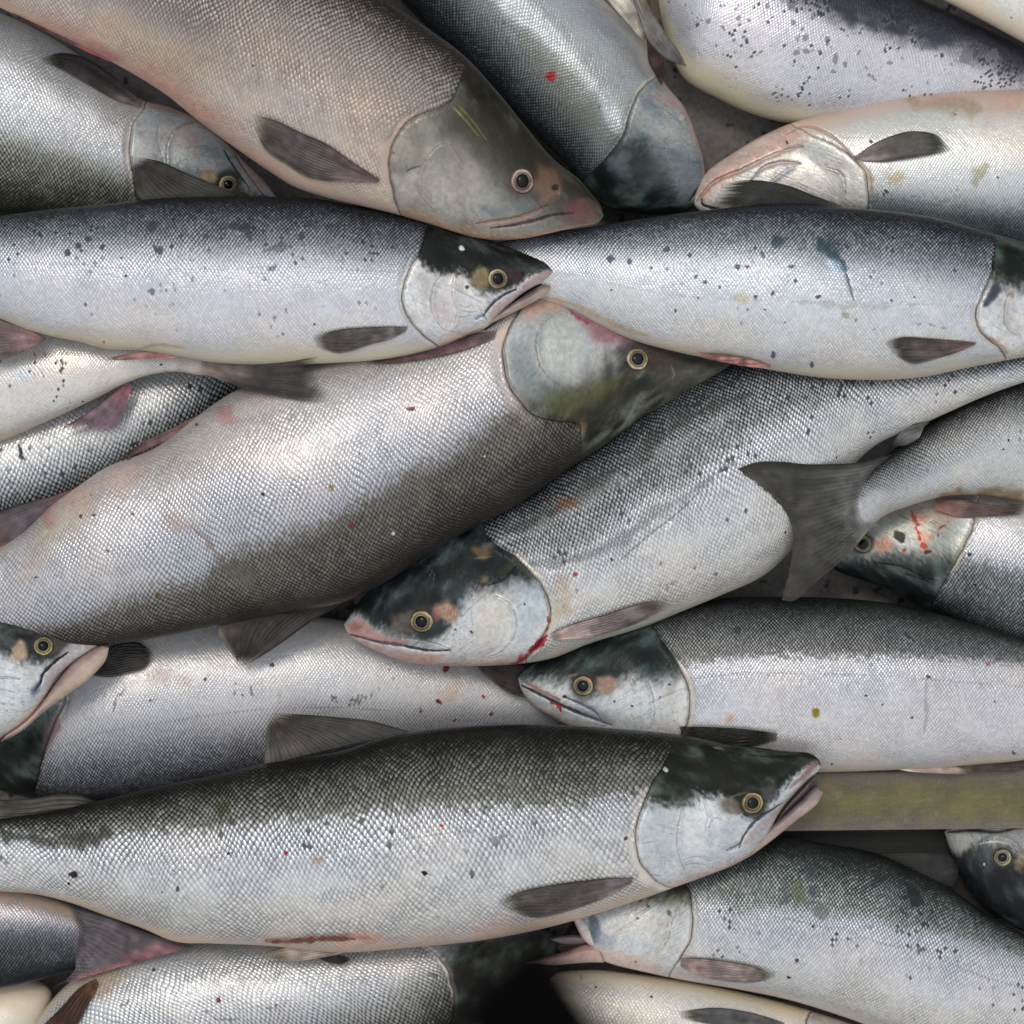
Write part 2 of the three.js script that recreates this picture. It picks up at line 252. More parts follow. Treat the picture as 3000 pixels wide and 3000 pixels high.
// a soft-edged closed solid between two edge curves that start and end together (jaws, lips, tongue)
const flesh = new THREE.MeshPhysicalMaterial({ vertexColors: true, roughness: .4, specularIntensity: .6, clearcoat: .15, clearcoatRoughness: .25 });
const finMat = new THREE.MeshPhysicalMaterial({ vertexColors: true, transparent: true, roughness: .45, specularIntensity: .5, clearcoat: .1, clearcoatRoughness: .3 });
function pillow(name, parent, A, B, z, thick, colA, colB, n = 40) {
  const a = curve(A, n).pts, b = curve(B, n).pts, NT = 14, nv = NT * 2, pos = [], col = [], upTo = [];
  for (let i = 0; i <= n; i++) {
    const s = i / n, round = Math.sqrt(ss(0, .16, s)), zz = lerp(z[0], z[1], s);
    for (let j = 0; j < nv; j++) {
      const th = Math.PI * j / NT, q = .5 - .5 * Math.cos(th), up = Math.sin(th);
      const x = lerp(a[i].x, b[i].x, q), y = lerp(a[i].y, b[i].y, q), p = at(x, y, zz + up * thick * (.3 + .7 * round));
      pos.push(p.x, p.y, p.z);
      const w = fb(x / 30, y / 30) * .16, c = lin([0, 1, 2].map((e) => lerp(colA[e], colB[e], clamp(q + w, 0, 1)) * (1 + fb(x / 12, y / 12) * .09))); col.push(...c);
      if (j > 3 && j < NT - 3) upTo.push(i * nv + j);
    }
  }
  const idx = gridIndex(n + 1, nv, true);
  for (const [e, f] of [[0, 0], [n, 1]]) { const c = pos.length / 3; let m = [0, 0, 0]; for (let j = 0; j < nv; j++) for (let q = 0; q < 3; q++) m[q] += pos[(e * nv + j) * 3 + q] / nv; pos.push(...m); col.push(...col.slice(e * nv * 3, e * nv * 3 + 3)); for (let j = 0; j < nv; j++) { const p = e * nv + j, q = e * nv + (j + 1) % nv; f ? idx.push(c, q, p) : idx.push(c, p, q); } }
  return mesh(name, geom(pos, idx, { col, upTo }), flesh, parent);
}
// a fin: rays fan from the root to the edge, between a leading and a trailing side
function fin(F, name, o) {
  const n = 44, m = o.fine ?? 96, A = curve(o.lead, n).pts, B = curve(o.trail, n).pts, rays = o.rays ?? 13, pos = [], col = [], upTo = [], edge = [];
  const calm = (c) => { const g = (c[0] + c[1] + c[2]) / 3; return c.map((v) => lerp(g, v, .68)); }, c0 = calm(o.c0 ?? [96, 84, 84]), c1 = calm(o.c1 ?? [52, 52, 52]), c2 = calm(o.c2 ?? [98, 96, 72]), list = o.on ?? [F.id], sd = (o.lead[0] * 7 + o.lead[1] * 3) % 97;
  const layer = (down) => {
    for (let i = 0; i <= n; i++) for (let j = 0; j <= m; j++) {
      const v = j / m; const b0 = (o.rootArc ?? 0) * Math.sin(Math.PI * v); let b = (b0 + (1 - b0) * i / n) * (1 - (o.notch ?? 0) * Math.sin(Math.PI * v) ** 1.3);
      b *= 1 - .02 * Math.abs(nz(v * rays * 2.2 + sd, 4)) * ss(.5, 1, b) * (o.torn ?? 1); // a slightly frayed edge
      const f = b * n, k = Math.min(n - 1, Math.floor(f)), q = f - k;
      let x = lerp(lerp(A[k].x, A[k + 1].x, q), lerp(B[k].x, B[k + 1].x, q), v), y = lerp(lerp(A[k].y, A[k + 1].y, q), lerp(B[k].y, B[k + 1].y, q), v);
      const split = rays * (1 + ss(.45, .9, b) * 0), ph = v * split, ray = .5 + .5 * Math.cos(ph * 6.2832), fork = .5 + .5 * Math.cos(ph * 2 * 6.2832), rr = lerp(ray, fork, ss(.45, .8, b));
      let z;
      if (o.z) { const zt = o.zt ?? o.z; z = lerp(lerp(o.z[0], o.z[1], b), lerp(zt[0], zt[1], b), v) + (o.arch ?? 10) * Math.sin(Math.PI * b); }
      else { const g = heightOn(list, x, y); z = (g < 0 ? (o.floor ?? F.skin.st[0].h) : g) + (o.lift ?? 5) + (o.curl ?? 6) * b; }
      z += rr * 1.5 + fb(x / 60 + sd, y / 60) * 5 * b - (down ? 3.2 : 0);
      if (o.z && o.over) z = Math.max(z, heightOn(o.over, x, y) + (o.lift ?? 6));
      if (!down && o.z === undefined && i > 0) { const pz = edge[(i - 1) * (m + 1) + j]; z = lerp(pz, z, .45); }
      if (!down) edge.push(z); else z = edge[i * (m + 1) + j] - 3.2;
      const p = at(x, y, z); pos.push(p.x, p.y, p.z);
      const e = clamp(Math.max(ss(.72, 1, b + nz(v * 6 + sd, b * 5) * .08), (o.rim ?? .7) * ss(.9, 1, v)), 0, 1), mid = ss(.02, .5, b + nz(v * 5, b * 3 + sd) * .12), tone = (1 - (.1 + .1 * nz(Math.floor(ph) + sd, 1)) * rr * ss(.05, .3, b)) * (1 + fb(x / 22, y / 22) * .26 + .16 * fb(v * rays * .5 + sd, b * 2.5));
      const lead = ss(.09, 0, v) * .5 - .22 * ss(.55, 1, v) * ss(.6, .1, b);
      col.push(...lin([0, 1, 2].map((ch) => lerp(lerp(c0[ch], c1[ch], mid), c2[ch], e) * tone * (1 - lead))), (o.clear ?? 1) * lerp(1, o.fringe ?? .1, ss(.74 + .12 * nz(v * rays * 2 + sd, 2), 1, i / n)) * lerp(1, .35, ss(.8, 1, v) * ss(.2, .5, b)) * lerp(1, o.blend ?? .4, ss(.2, 0, i / n)));
      if (!down) upTo.push(pos.length / 3 - 1);
    }
  };
  layer(false); layer(true);
  const nv = m + 1, half = (n + 1) * nv, top = gridIndex(n + 1, nv, false), idx = [...top];
  for (let i = 0; i < top.length; i += 3) idx.push(top[i] + half, top[i + 2] + half, top[i + 1] + half);
  const wall = (a, b) => idx.push(a, b, a + half, b, b + half, a + half);
  for (let i = 0; i < n; i++) { wall(i * nv, (i + 1) * nv); wall((i + 1) * nv + m, i * nv + m); }
  for (let j = 0; j < m; j++) { wall(j + 1, j); wall(n * nv + j, n * nv + j + 1); }
  const g = geom(pos, idx, { col, upTo });
  const f = mesh(name, g, finMat, F.root); if (o.label) f.userData.label = o.label;
  return f;
}
const pupilMats = [0x060708, 0x0d1013, 0x090a10, 0x15181a].map((c) => new THREE.MeshPhysicalMaterial({ color: c, roughness: .2, specularIntensity: .45 }));
const irisMat = new THREE.MeshPhysicalMaterial({ vertexColors: true, roughness: .35, metalness: .15, specularIntensity: .5, clearcoat: .15, clearcoatRoughness: .15 });
function eye(F, [x, y, r, squash = .95], tint0 = [196, 182, 140], pupil = .54) {
  const tint = tint0.map((v) => lerp((tint0[0] + tint0[1] + tint0[2]) / 3, v, .8) * .92), browAngle = x * .7 + y * 1.3;
  const z = heightOn([F.id], x, y), e = .02, sl = (dx, dy) => (heightOn([F.id], x + dx, y + dy) - heightOn([F.id], x - dx, y - dy)) / (2 * Math.hypot(dx, dy));
  const nrm = new THREE.Vector3(-sl(24, 0) * .7, 1, -sl(0, 24) * .7).normalize();
  const prof = [], cols = [], ring = [[1.14, -.3, [26, 26, 24]], [1.07, .02, [40, 38, 32]], [1.0, .12, [76, 68, 50]], [.95, .2, tint], [.86, .25, tint.map((v) => v * 1.04)], [.8, .28, tint.map((v) => v * .8)], [.72, .29, tint.map((v) => v * .5)], [.64, .3, tint.map((v) => v * .56)], [.58, .3, tint.map((v) => v * .85)], [.53, .29, tint.map((v) => v * .35)], [0, .29, [20, 20, 20]]];
  const pos = [], col = [], nv = 40, upTo = [];
  for (const [rad, hh, c] of ring) for (let j = 0; j < nv; j++) { const a = j / nv * Math.PI * 2, wob = 1 + nz(j * .4 + x, rad * 9) * .05; pos.push(Math.cos(a) * rad * r * wob * U, hh * r * U, Math.sin(a) * rad * r * squash * wob * U); const shade = (.86 + .16 * Math.cos(a + browAngle) + .1 * fb(a * 1.3 + x, rad * 4 + y)) * (1 + .16 * nz(j * 1.3, rad * 30 + y)), red = ss(.45, .9, fb(a * 1.1 + y, rad * 5 + x) + .15) * .5; col.push(...lin([c[0] * shade, c[1] * shade * (1 - red * .5), c[2] * shade * (1 - red * .45)])); upTo.push(pos.length / 3 - 1); }  // one side of the iris is coloured darker as brow shadow
  const iris = mesh('eye', geom(pos, gridIndex(ring.length, nv, true), { col, upTo }), irisMat, F.root);
  iris.position.copy(at(x, y, z - 1)); iris.quaternion.setFromUnitVectors(new THREE.Vector3(0, 1, 0), nrm);
  const pu = new THREE.SphereGeometry(r * pupil * (.94 + (F.seed * 7 % 5) * .03) * U, 28, 12, 0, Math.PI * 2, 0, Math.PI / 2); pu.scale(1, .42, squash * 1.04);
  const pm = mesh('pupil', pu, pupilMats[F.seed % 4], iris); pm.position.set(0, r * .27 * U, 0);
  return iris;
}
const GROUP = 'whole salmon lying in the pile';
let nfish = 0;
function salmon(id, label, spec) {
  const F = { id, seed: ++nfish, marks: [], ...spec, p: { ...DEF, ...spec.p } };
  F.root = new THREE.Group(); F.root.name = numbered('salmon'); tag(F.root, label, 'salmon', GROUP);
  const b = (F.D[0] + F.D[F.D.length - 2]) / 2; // base of the group: under the middle of the body
  F.b = body(F, F.root);
  if (F.eye) eye(F, F.eye, F.iris, F.pupil);
  scene.add(F.root);
  return F;
}
// ---------------------------------------------------------------- head details, all in plan units
const socket = (x, y, r, col = [44, 46, 44]) => [{ spot: [x, y, r * 1.75], col, a: .75, rag: .25 }, { spot: [x, y, r * 1.15], col: [24, 24, 22], a: .9, rag: .1, re: -3 }];
const bone = (line, a = .45, w = 5) => [{ line, w: w * 3, re: 1.2, bu: .2 }, { line, w: w * .8, col: [118, 110, 110], a: a * .62, rag: .6, re: -1.4, bu: -.4 }];
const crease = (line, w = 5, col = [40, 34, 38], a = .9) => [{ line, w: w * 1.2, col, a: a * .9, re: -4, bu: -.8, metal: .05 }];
const veins = (list, a = .3) => list.map((line) => ({ line, w: 3, col: [110, 112, 118], a, bu: -.5 }));
const blood = (line, w, a = .85) => ({ line, w, col: [138, 22, 30], a, rag: .9, rough: .2, metal: .02 });
const dirt = (list, col = [26, 22, 26]) => { const o = []; for (let i = 0; i < list.length; i += 3) o.push({ spot: [list[i], list[i + 1], list[i + 2] * .9], col, a: .85, rag: 1.1, bu: 1.2, metal: .02 }); return o; };
const scrape = (list, col = [96, 94, 96]) => { const o = []; for (let i = 0; i < list.length; i += 4) o.push({ line: [list[i], list[i + 1], list[i + 2], list[i + 3]], w: 4.5, col, a: .6, rag: 1 }); return o; };
const blush = (area, soft = 30, a = .5, col = [196, 116, 116]) => ({ area, soft: soft * 1.3, col: [lerp(col[0], col[1], .12), lerp(col[1], col[0], .12), lerp(col[2], col[0], .12)], a: a * .75, rag: 1, metal: .08 });

// ================================================================ the pile, lowest fish first
const pinkBelly = [206, 184, 164];
// -- under everything, upper middle left: dark scaled flank
const F24 = salmon('F24', 'dark large-scaled flank showing in the narrow gap above the big diagonal fish at left', {
  D: [-300, 1480, -100, 1560, 100, 1535, 300, 1430, 500, 1335, 650, 1215, 760, 1125], V: [-300, 1400, -100, 1260, 100, 1190, 300, 1110, 450, 1050, 600, 1030, 700, 1045], E: [780, 1085], h: [200, 220, 230, 200],
  bk: [-100, 1465, 0, 1440, 200, 1388, 350, 1325, 450, 1250, 560, 1172, 640, 1115], lat: [300, 1240, 404, 1187, 518, 1135],
  p: { sp: 14.5, back: [21, 22, 24], dot: [176, 184, 188], fl1: [203, 205, 207], fl2: [196, 198, 200], netHigh: .85, netLow: 0.36, soft: 44, dotTop: 0.6, lost: .12 },
  marks: [{ line: [55, 1305, 62, 1325, 60, 1335, 76, 1350], w: 7, col: [30, 28, 44], a: .95, rag: .5 }],
});
// -- bottom left corner
const F20 = salmon('F20', 'pale belly of a fish at the bottom left corner, left of a brown fin', {
  D: [-260, 2960, -150, 3080, 0, 3150], V: [-260, 2960, -150, 2880, 0, 2862, 90, 2868, 150, 2905, 130, 3000, 80, 3090], E: [50, 3150], h: 110, tk: 0.45,
  p: { back: [36, 36, 36], bt: .1, fl2: [206, 204, 198], sp: 10, netLow: 0.06, bellyAt: .6, memW: 0 },
});
const F19 = salmon('F19', 'silver fish along the bottom edge, pale belly upward, its dark head under the black strap', {
  D: [1660, 2790, 1620, 2860, 1500, 2960, 1300, 3060, 1000, 3150, 700, 3200, 300, 3220], V: [1660, 2785, 1600, 2730, 1420, 2715, 1254, 2735, 1000, 2735, 700, 2745, 450, 2770, 300, 2815, 190, 2890, 110, 2985, 50, 3080], E: [130, 3200], h: [150, 160, 170, 160, 140],
  bk: [1311, 2845, 1250, 2875, 1180, 2925, 1080, 2965, 950, 3010, 700, 3060], hd: [1640, 2760, 1500, 2735, 1345, 2765, 1311, 2800], gill: [1225, 2760, 1262, 2782, 1300, 2825, 1325, 2885, 1330, 2950, 1310, 3040],
  p: { sp: 14, soft: 60, ht: [37, 39, 36], hc: [191, 193, 195], dot: [150, 150, 142], back: [28, 30, 28], bellyAt: .86, netHigh: .8, netLow: 0.5, fl1: [195, 197, 201], memW: 16 },
  marks: [...dirt([640, 2932, 7, 682, 2930, 5, 810, 2945, 9, 450, 2842, 6], [90, 30, 30]), ...scrape([600, 2960, 640, 2990, 640, 2990, 700, 2985, 380, 2930, 350, 2950]), blush([250, 2880, 330, 2840, 350, 2870, 290, 2930], 22, .5, [150, 110, 70])],
});
const F21 = salmon('F21', 'white-bellied fish lying along the bottom edge under the open-mouthed fish', {
  D: [2760, 3090, 2600, 3160, 2300, 3230, 2000, 3230, 1750, 3190, 1560, 3090], V: [2760, 3085, 2640, 3045, 2540, 3015, 2450, 2985, 2310, 2942, 2155, 2903, 2000, 2872, 1828, 2850, 1725, 2842, 1590, 2858, 1520, 2895], E: [1480, 2970], h: [110, 130, 150, 130], gill: [2400, 2940, 2375, 2965, 2362, 3000, 2380, 3060], bt: .2,
  p: { fl1: [209, 209, 209], fl2: [212, 209, 202], belly: [214, 202, 176], sp: 12, bt: .16, bellyAt: .84, netHigh: .3, netLow: 0.2, hc: [207, 205, 201], memW: 26, metal: .2 },
  marks: [...dirt([1705, 2866, 6, 1745, 2895, 4, 1910, 2922, 4])],
});
const F17 = salmon('F17', 'dark fish head at the right edge with chin upward, below the yellowish plank', {
  D: [2768, 2440, 2778, 2480, 2800, 2535, 2830, 2590, 2880, 2650, 3000, 2730, 3150, 2770], V: [2768, 2436, 2790, 2420, 2828, 2408, 2920, 2396, 3000, 2390, 3150, 2390], E: [3300, 2580], h: [140, 150, 160], gill: [3230, 2400, 3200, 2500, 3210, 2600, 3230, 2700],
  hd: [2775, 2470, 2850, 2475, 2900, 2472, 2960, 2490, 3060, 2500], p: { ht: [28, 31, 33], hc: [153, 154, 152], hc2: [128, 131, 132], throat: [186, 164, 146], hsoft: 12 }, eye: [2937, 2512, 25], iris: [196, 188, 150],
  marks: [...socket(2937, 2512, 25), ...crease([2778, 2438, 2850, 2432, 2920, 2437, 2980, 2425, 3000, 2418], 5), { line: [2800, 2434, 2850, 2425, 2930, 2420], w: 8, col: [150, 96, 84], a: .5 }, ...bone([2868, 2470, 2920, 2458, 2970, 2475, 3000, 2500], .5), { line: [2870, 2472, 2920, 2464, 2960, 2472], w: 6, col: [184, 188, 186], a: .7 }, ...dirt([2884, 2531, 4], [200, 200, 200]), blush([2975, 2520, 3000, 2505, 3010, 2545, 2985, 2555], 10, .7, [176, 150, 110])],
});
const F14 = salmon('F14', 'pale belly-up fish lying behind the long bottom fish, dotted line along its side', {
  D: [-130, 2205, -100, 2262, 0, 2315, 78, 2335, 200, 2352, 310, 2350, 466, 2332, 621, 2302, 776, 2272, 1000, 2235, 1200, 2195, 1400, 2165, 1600, 2142, 1750, 2128], V: [-130, 2200, -80, 2120, 0, 2040, 100, 1950, 200, 1885, 310, 1840, 500, 1805, 700, 1795, 900, 1805, 1100, 1835, 1300, 1890, 1450, 1950, 1580, 2010, 1700, 2065], E: [1780, 2105], h: [130, 120, 110, 110, 110],
  gill: [200, 2050, 172, 2095, 146, 2160, 126, 2219, 112, 2280, 100, 2330], bk: [150, 2196, 250, 2178, 362, 2158, 518, 2142, 760, 2150, 1000, 2150], hd: [0, 2150, 100, 2110, 160, 2085], lat: [160, 2205, 207, 2178, 280, 2155, 362, 2136, 518, 2105, 647, 2092, 800, 2078, 1000, 2076, 1130, 2082, 1259, 2100, 1450, 2120],
  p: { sp: 10, back: [32, 35, 42], dot: [178, 180, 188], soft: 60, fl1: [200, 201, 206], fl2: [206, 205, 205], belly: [208, 202, 194], netHigh: .55, netLow: 0.18, ht: [33, 39, 37], bellyAt: .92, memW: 26, mem: [120, 104, 104], dotTop: 0.85, dotLow: 1, lost: .04, metal: .24 },
  marks: [...scrape([372, 2012, 340, 2045, 340, 2045, 332, 2085, 690, 2000, 686, 2035, 735, 2010, 740, 2045, 970, 2035, 990, 2060, 1022, 2068, 1034, 2042, 1036, 2068, 1050, 2036, 1050, 2066, 1064, 2032, 1064, 2060, 1078, 2028, 1080, 2056, 1092, 2026, 960, 2070, 985, 2040], [84, 84, 88]),
    { area: [1310, 1960, 1345, 1975, 1350, 2030, 1300, 2060, 1285, 2040, 1330, 2000], soft: 18, col: [178, 150, 120], a: .4, rag: .6 }, { spot: [1312, 1958, 13], col: [120, 34, 28], a: .8, rag: .8 }, { spot: [1283, 2056, 12], col: [96, 22, 26], a: .95, rag: .6, bu: 2 }, { spot: [1415, 2040, 9], col: [136, 30, 30], a: .9, rag: .7 }, { spot: [1140, 1964, 5], col: [150, 60, 60], a: .8 },
    ...dirt([797, 1948, 6, 600, 1990, 5, 710, 2035, 4, 440, 2052, 4, 1440, 2090, 5, 1230, 2082, 4, 1330, 2110, 4], [70, 60, 60]), blush([420, 1985, 470, 1965, 540, 1975, 560, 2010, 500, 2000, 440, 2005], 12, .4, [150, 120, 116]), { line: [166, 2100, 150, 2150, 138, 2190], w: 20, col: [132, 96, 100], a: .5, rag: .8 }],
});
const F11 = salmon('F11', 'belly-up fish at the right with a blood-spattered cheek, left eye beside the tail fin', {
  D: [2412, 1640, 2450, 1672, 2569, 1716, 2673, 1765, 2800, 1832, 2900, 1892, 3000, 1935, 3200, 1955], V: [2412, 1640, 2440, 1590, 2500, 1530, 2600, 1475, 2750, 1435, 2900, 1425, 3000, 1435, 3200, 1480], E: [3350, 1700], h: [150, 150, 150], gill: [2872, 1440, 2855, 1500, 2849, 1548, 2818, 1610, 2787, 1668, 2742, 1745, 2720, 1790],
  bk: [2818, 1632, 2900, 1650, 3000, 1662], hd: [2440, 1640, 2500, 1630, 2560, 1632, 2620, 1618, 2700, 1632, 2790, 1625],
  p: { dotTop: 0.7, netLow: 0.3, sp: 10, back: [24, 27, 30], dot: [168, 174, 178], ht: [33, 39, 39], hc: [195, 197, 193], hc2: [163, 167, 161], fl1: [201, 202, 208], netHigh: .55, soft: 22, memW: 20, mem: [206, 198, 178], throat: [200, 190, 176] }, eye: [2528, 1594, 25], iris: [202, 194, 150],
  marks: [...socket(2528, 1594, 25, [60, 62, 58]), { area: [2560, 1590, 2585, 1575, 2615, 1590, 2610, 1605, 2575, 1622], soft: 10, col: [186, 126, 102], a: .7, rag: .8 }, { spot: [2548, 1586, 16], col: [110, 70, 90], a: .5 }, { area: [2670, 1490, 2700, 1495, 2715, 1540, 2728, 1600, 2700, 1606, 2680, 1560], soft: 18, col: [196, 140, 122], a: .6, rag: 1.3 }, { area: [2720, 1490, 2790, 1480, 2800, 1530, 2740, 1540], soft: 20, col: [194, 148, 130], a: .45, rag: 1.3 },
    blood([2672, 1500, 2684, 1540, 2690, 1562], 8, .55), blood([2768, 1538, 2750, 1552, 2748, 1572], 6, .7), { spot: [2690, 1560, 12], col: [130, 34, 30], a: .7, rag: 1.4 }, { spot: [2652, 1610, 9], col: [150, 50, 30], a: .8 }, { spot: [2706, 1598, 10], col: [150, 46, 30], a: .8 }, { spot: [2636, 1570, 18], col: [40, 38, 34], a: .9, rag: .8 }, { spot: [2722, 1617, 11], col: [34, 34, 32], a: .8, rag: .7 }, ...crease([2560, 1648, 2640, 1660, 2700, 1690, 2740, 1700], 3, [24, 34, 40], .6), ...crease([2640, 1680, 2690, 1692, 2720, 1706], 3, [24, 34, 40], .5), ...dirt([2841, 1626, 8, 2858, 1712, 6])],
});
const F4 = salmon('F4', 'broad pale fish with dark speckled back at the top, right of the fins', {
  D: [1840, -250, 2100, -270, 2300, -195, 2500, -98, 2699, 0, 2792, 42, 2900, 92, 3000, 142, 3200, 225], V: [1840, -245, 1890, -90, 1928, 20, 1955, 118, 2000, 224, 2104, 288, 2207, 334, 2320, 362, 2450, 366, 2600, 352, 2800, 330, 3000, 312, 3200, 285], E: [3260, 255], h: [150, 160, 150, 150],
  bk: [2150, -110, 2300, -20, 2450, 40, 2600, 85, 2700, 110, 2850, 160, 3000, 225], p: { sp: 9.5, back: [28, 29, 36], dot: [120, 122, 134], fl1: [211, 209, 219], fl2: [208, 207, 212], belly: [208, 202, 176], soft: 50, ragged: 34, lost: .3, netHigh: .3, netLow: 0.24, bellyAt: .83, dotTop: .15, dotLow: .5, tk: 0.52 },
  marks: [...dirt([2160, 55, 7, 2110, 15, 7, 2195, 60, 6, 2245, 15, 9, 2290, 8, 8, 2320, 20, 9, 2325, 65, 8, 2380, 45, 7, 2325, 12, 10, 2050, 55, 6, 2075, 60, 5, 2160, 15, 7, 2350, 80, 10, 2420, 118, 8, 2355, 125, 18, 2335, 120, 14, 2340, 140, 14, 2450, 170, 12, 2440, 205, 8, 2480, 195, 9, 2520, 150, 9, 2545, 205, 9, 2610, 185, 9, 2640, 165, 7, 2700, 145, 8, 2840, 175, 18, 2830, 150, 10, 2920, 165, 16, 2790, 195, 12, 2720, 240, 7, 2560, 228, 6, 2180, 108, 5, 2100, 130, 4, 2230, 150, 5, 2250, 140, 6, 2120, 80, 5], [104, 104, 118]).map((m) => ({ ...m, a: .6, rag: 1.7 })), { area: [2450, 20, 2520, 45, 2620, 75, 2740, 95, 2770, 125, 2700, 120, 2600, 100, 2500, 65], soft: 22, col: [52, 53, 66], a: .85, rag: .9 }],
});
const F4b = salmon('F4b', 'white fish just showing in the top right corner', {
  V: [2620, -70, 2720, -22, 2797, 16, 2900, 70, 3000, 124, 3120, 185, 3220, 235], D: [2620, -75, 2760, -190, 3000, -190, 3200, -80, 3300, 80], E: [3310, 250], h: 200, p: { bt: .06, fl1: [214, 212, 209], fl2: [212, 210, 202], belly: [212, 200, 182], bellyAt: .8, sp: 10, netHigh: .2, netLow: 0.06, memW: 0 },
  marks: dirt([2962, 52, 5], [130, 124, 110]),
});
const F2 = salmon('F2', 'belly-up fish at the upper left with silver cheek, eye beside the dark dorsal fin', {
  D: [812, 588, 765, 632, 690, 652, 560, 662, 400, 664, 200, 655, 0, 635, -150, 600, -300, 500], V: [812, 586, 802, 567, 770, 526, 725, 484, 672, 428, 621, 383, 570, 346, 518, 322, 470, 306, 414, 292, 300, 210, 150, 110, 0, 38, -150, -10, -300, 60], E: [-380, 290], h: [150, 170, 170, 170], tk: 0.40,
  gill: [432, 300, 414, 331, 392, 362, 383, 393, 379, 425, 380, 455, 385, 490, 393, 530, 400, 600], bk: [-100, 365, 0, 393, 104, 424, 207, 455, 310, 497, 362, 523], hd: [400, 490, 560, 505, 640, 528, 720, 560],
  p: { netLow: 0.34, sp: 11.5, back: [30, 33, 27], dot: [168, 170, 158], soft: 38, ragged: 20, fl1: [200, 202, 205], fl2: [204, 204, 206], belly: [206, 196, 188], ht: [33, 34, 33], hc: [195, 199, 201], hc2: [165, 171, 176], throat: [200, 164, 160], memW: 24, mem: [196, 188, 182], bellyAt: .93, netHigh: .6, dotTop: 0.45 }, eye: [668, 541, 27], iris: [200, 190, 140],
  marks: [...socket(668, 541, 27), { area: [600, 505, 630, 500, 632, 530, 612, 535, 590, 520], soft: 8, col: [176, 150, 120], a: .8 }, ...bone([564, 362, 512, 383, 495, 412, 489, 440, 489, 470, 494, 495], .4), { line: [430, 315, 470, 322, 520, 330], w: 7, col: [190, 128, 128], a: .5 }, { line: [515, 378, 545, 362, 570, 358], w: 6, col: [190, 120, 120], a: .6 }, ...crease([657, 440, 680, 480, 715, 530, 732, 552], 4, [50, 54, 62], .8), ...crease([688, 450, 720, 500, 760, 555, 775, 575], 4, [70, 56, 64], .7), { area: [690, 440, 730, 490, 790, 560, 770, 565, 720, 510], soft: 9, col: [206, 168, 164], a: .6 }, ...veins([[480, 340, 500, 350, 520, 372], [580, 470, 600, 450, 640, 430], [540, 390, 560, 420, 545, 450], [470, 350, 462, 400, 470, 440]]), { area: [520, 370, 570, 365, 590, 400, 550, 430, 520, 415], soft: 22, col: [204, 178, 178], a: .4 }],
});
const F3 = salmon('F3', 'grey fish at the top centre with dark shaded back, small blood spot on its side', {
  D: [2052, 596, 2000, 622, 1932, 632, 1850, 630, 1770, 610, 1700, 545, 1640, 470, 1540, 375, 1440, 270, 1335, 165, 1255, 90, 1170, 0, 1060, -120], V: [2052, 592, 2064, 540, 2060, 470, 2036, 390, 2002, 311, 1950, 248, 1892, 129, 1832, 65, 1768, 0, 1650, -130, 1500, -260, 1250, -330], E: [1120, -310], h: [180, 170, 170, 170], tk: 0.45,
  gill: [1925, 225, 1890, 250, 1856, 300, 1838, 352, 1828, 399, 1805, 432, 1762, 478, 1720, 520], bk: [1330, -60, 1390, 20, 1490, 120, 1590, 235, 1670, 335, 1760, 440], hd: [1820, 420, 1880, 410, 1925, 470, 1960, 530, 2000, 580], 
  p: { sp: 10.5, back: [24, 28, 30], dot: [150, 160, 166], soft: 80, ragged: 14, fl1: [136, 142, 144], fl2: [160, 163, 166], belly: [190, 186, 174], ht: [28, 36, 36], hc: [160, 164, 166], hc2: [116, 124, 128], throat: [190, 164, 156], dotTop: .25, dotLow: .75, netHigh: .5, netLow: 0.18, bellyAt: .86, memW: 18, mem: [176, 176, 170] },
  marks: [{ line: [1420, -60, 1486, 0, 1595, 93, 1688, 197, 1766, 290, 1812, 380], w: 46, col: [196, 204, 210], a: .5, rag: .5 }, { area: [1540, 100, 1660, 200, 1760, 330, 1800, 420, 1700, 380, 1600, 260], soft: 30, col: [92, 96, 86], a: .45, rag: .6 }, { area: [1604, 210, 1625, 208, 1628, 232, 1618, 240, 1602, 228], soft: 6, col: [142, 28, 38], a: .85, rag: .6 }, { area: [1800, 405, 1870, 400, 1910, 440, 1955, 520, 1950, 560, 1880, 545, 1800, 510, 1775, 470], soft: 46, col: [72, 84, 86], a: .5, rag: .8 }, { area: [1770, 470, 1830, 450, 1850, 490, 1820, 520], soft: 14, col: [120, 128, 136], a: .5, rag: .9 }, ...veins([[1900, 300, 1960, 330, 2000, 370], [1930, 400, 1960, 430, 1950, 480], [2000, 420, 2020, 460, 2015, 520], [1960, 500, 1990, 540, 1985, 580]], .5), { line: [1900, 280, 1950, 290, 1990, 320], w: 8, col: [186, 132, 120], a: .5 }, { spot: [1998, 340, 12], col: [214, 200, 196], a: .6 }, { area: [1990, 480, 2030, 500, 2040, 580, 2000, 600, 1975, 540], soft: 16, col: [120, 130, 138], a: .6, rag: .7 }, ...crease([2062, 540, 2040, 560, 2020, 590], 5)],  // the broad pale stripe is a highlight painted along the side
});
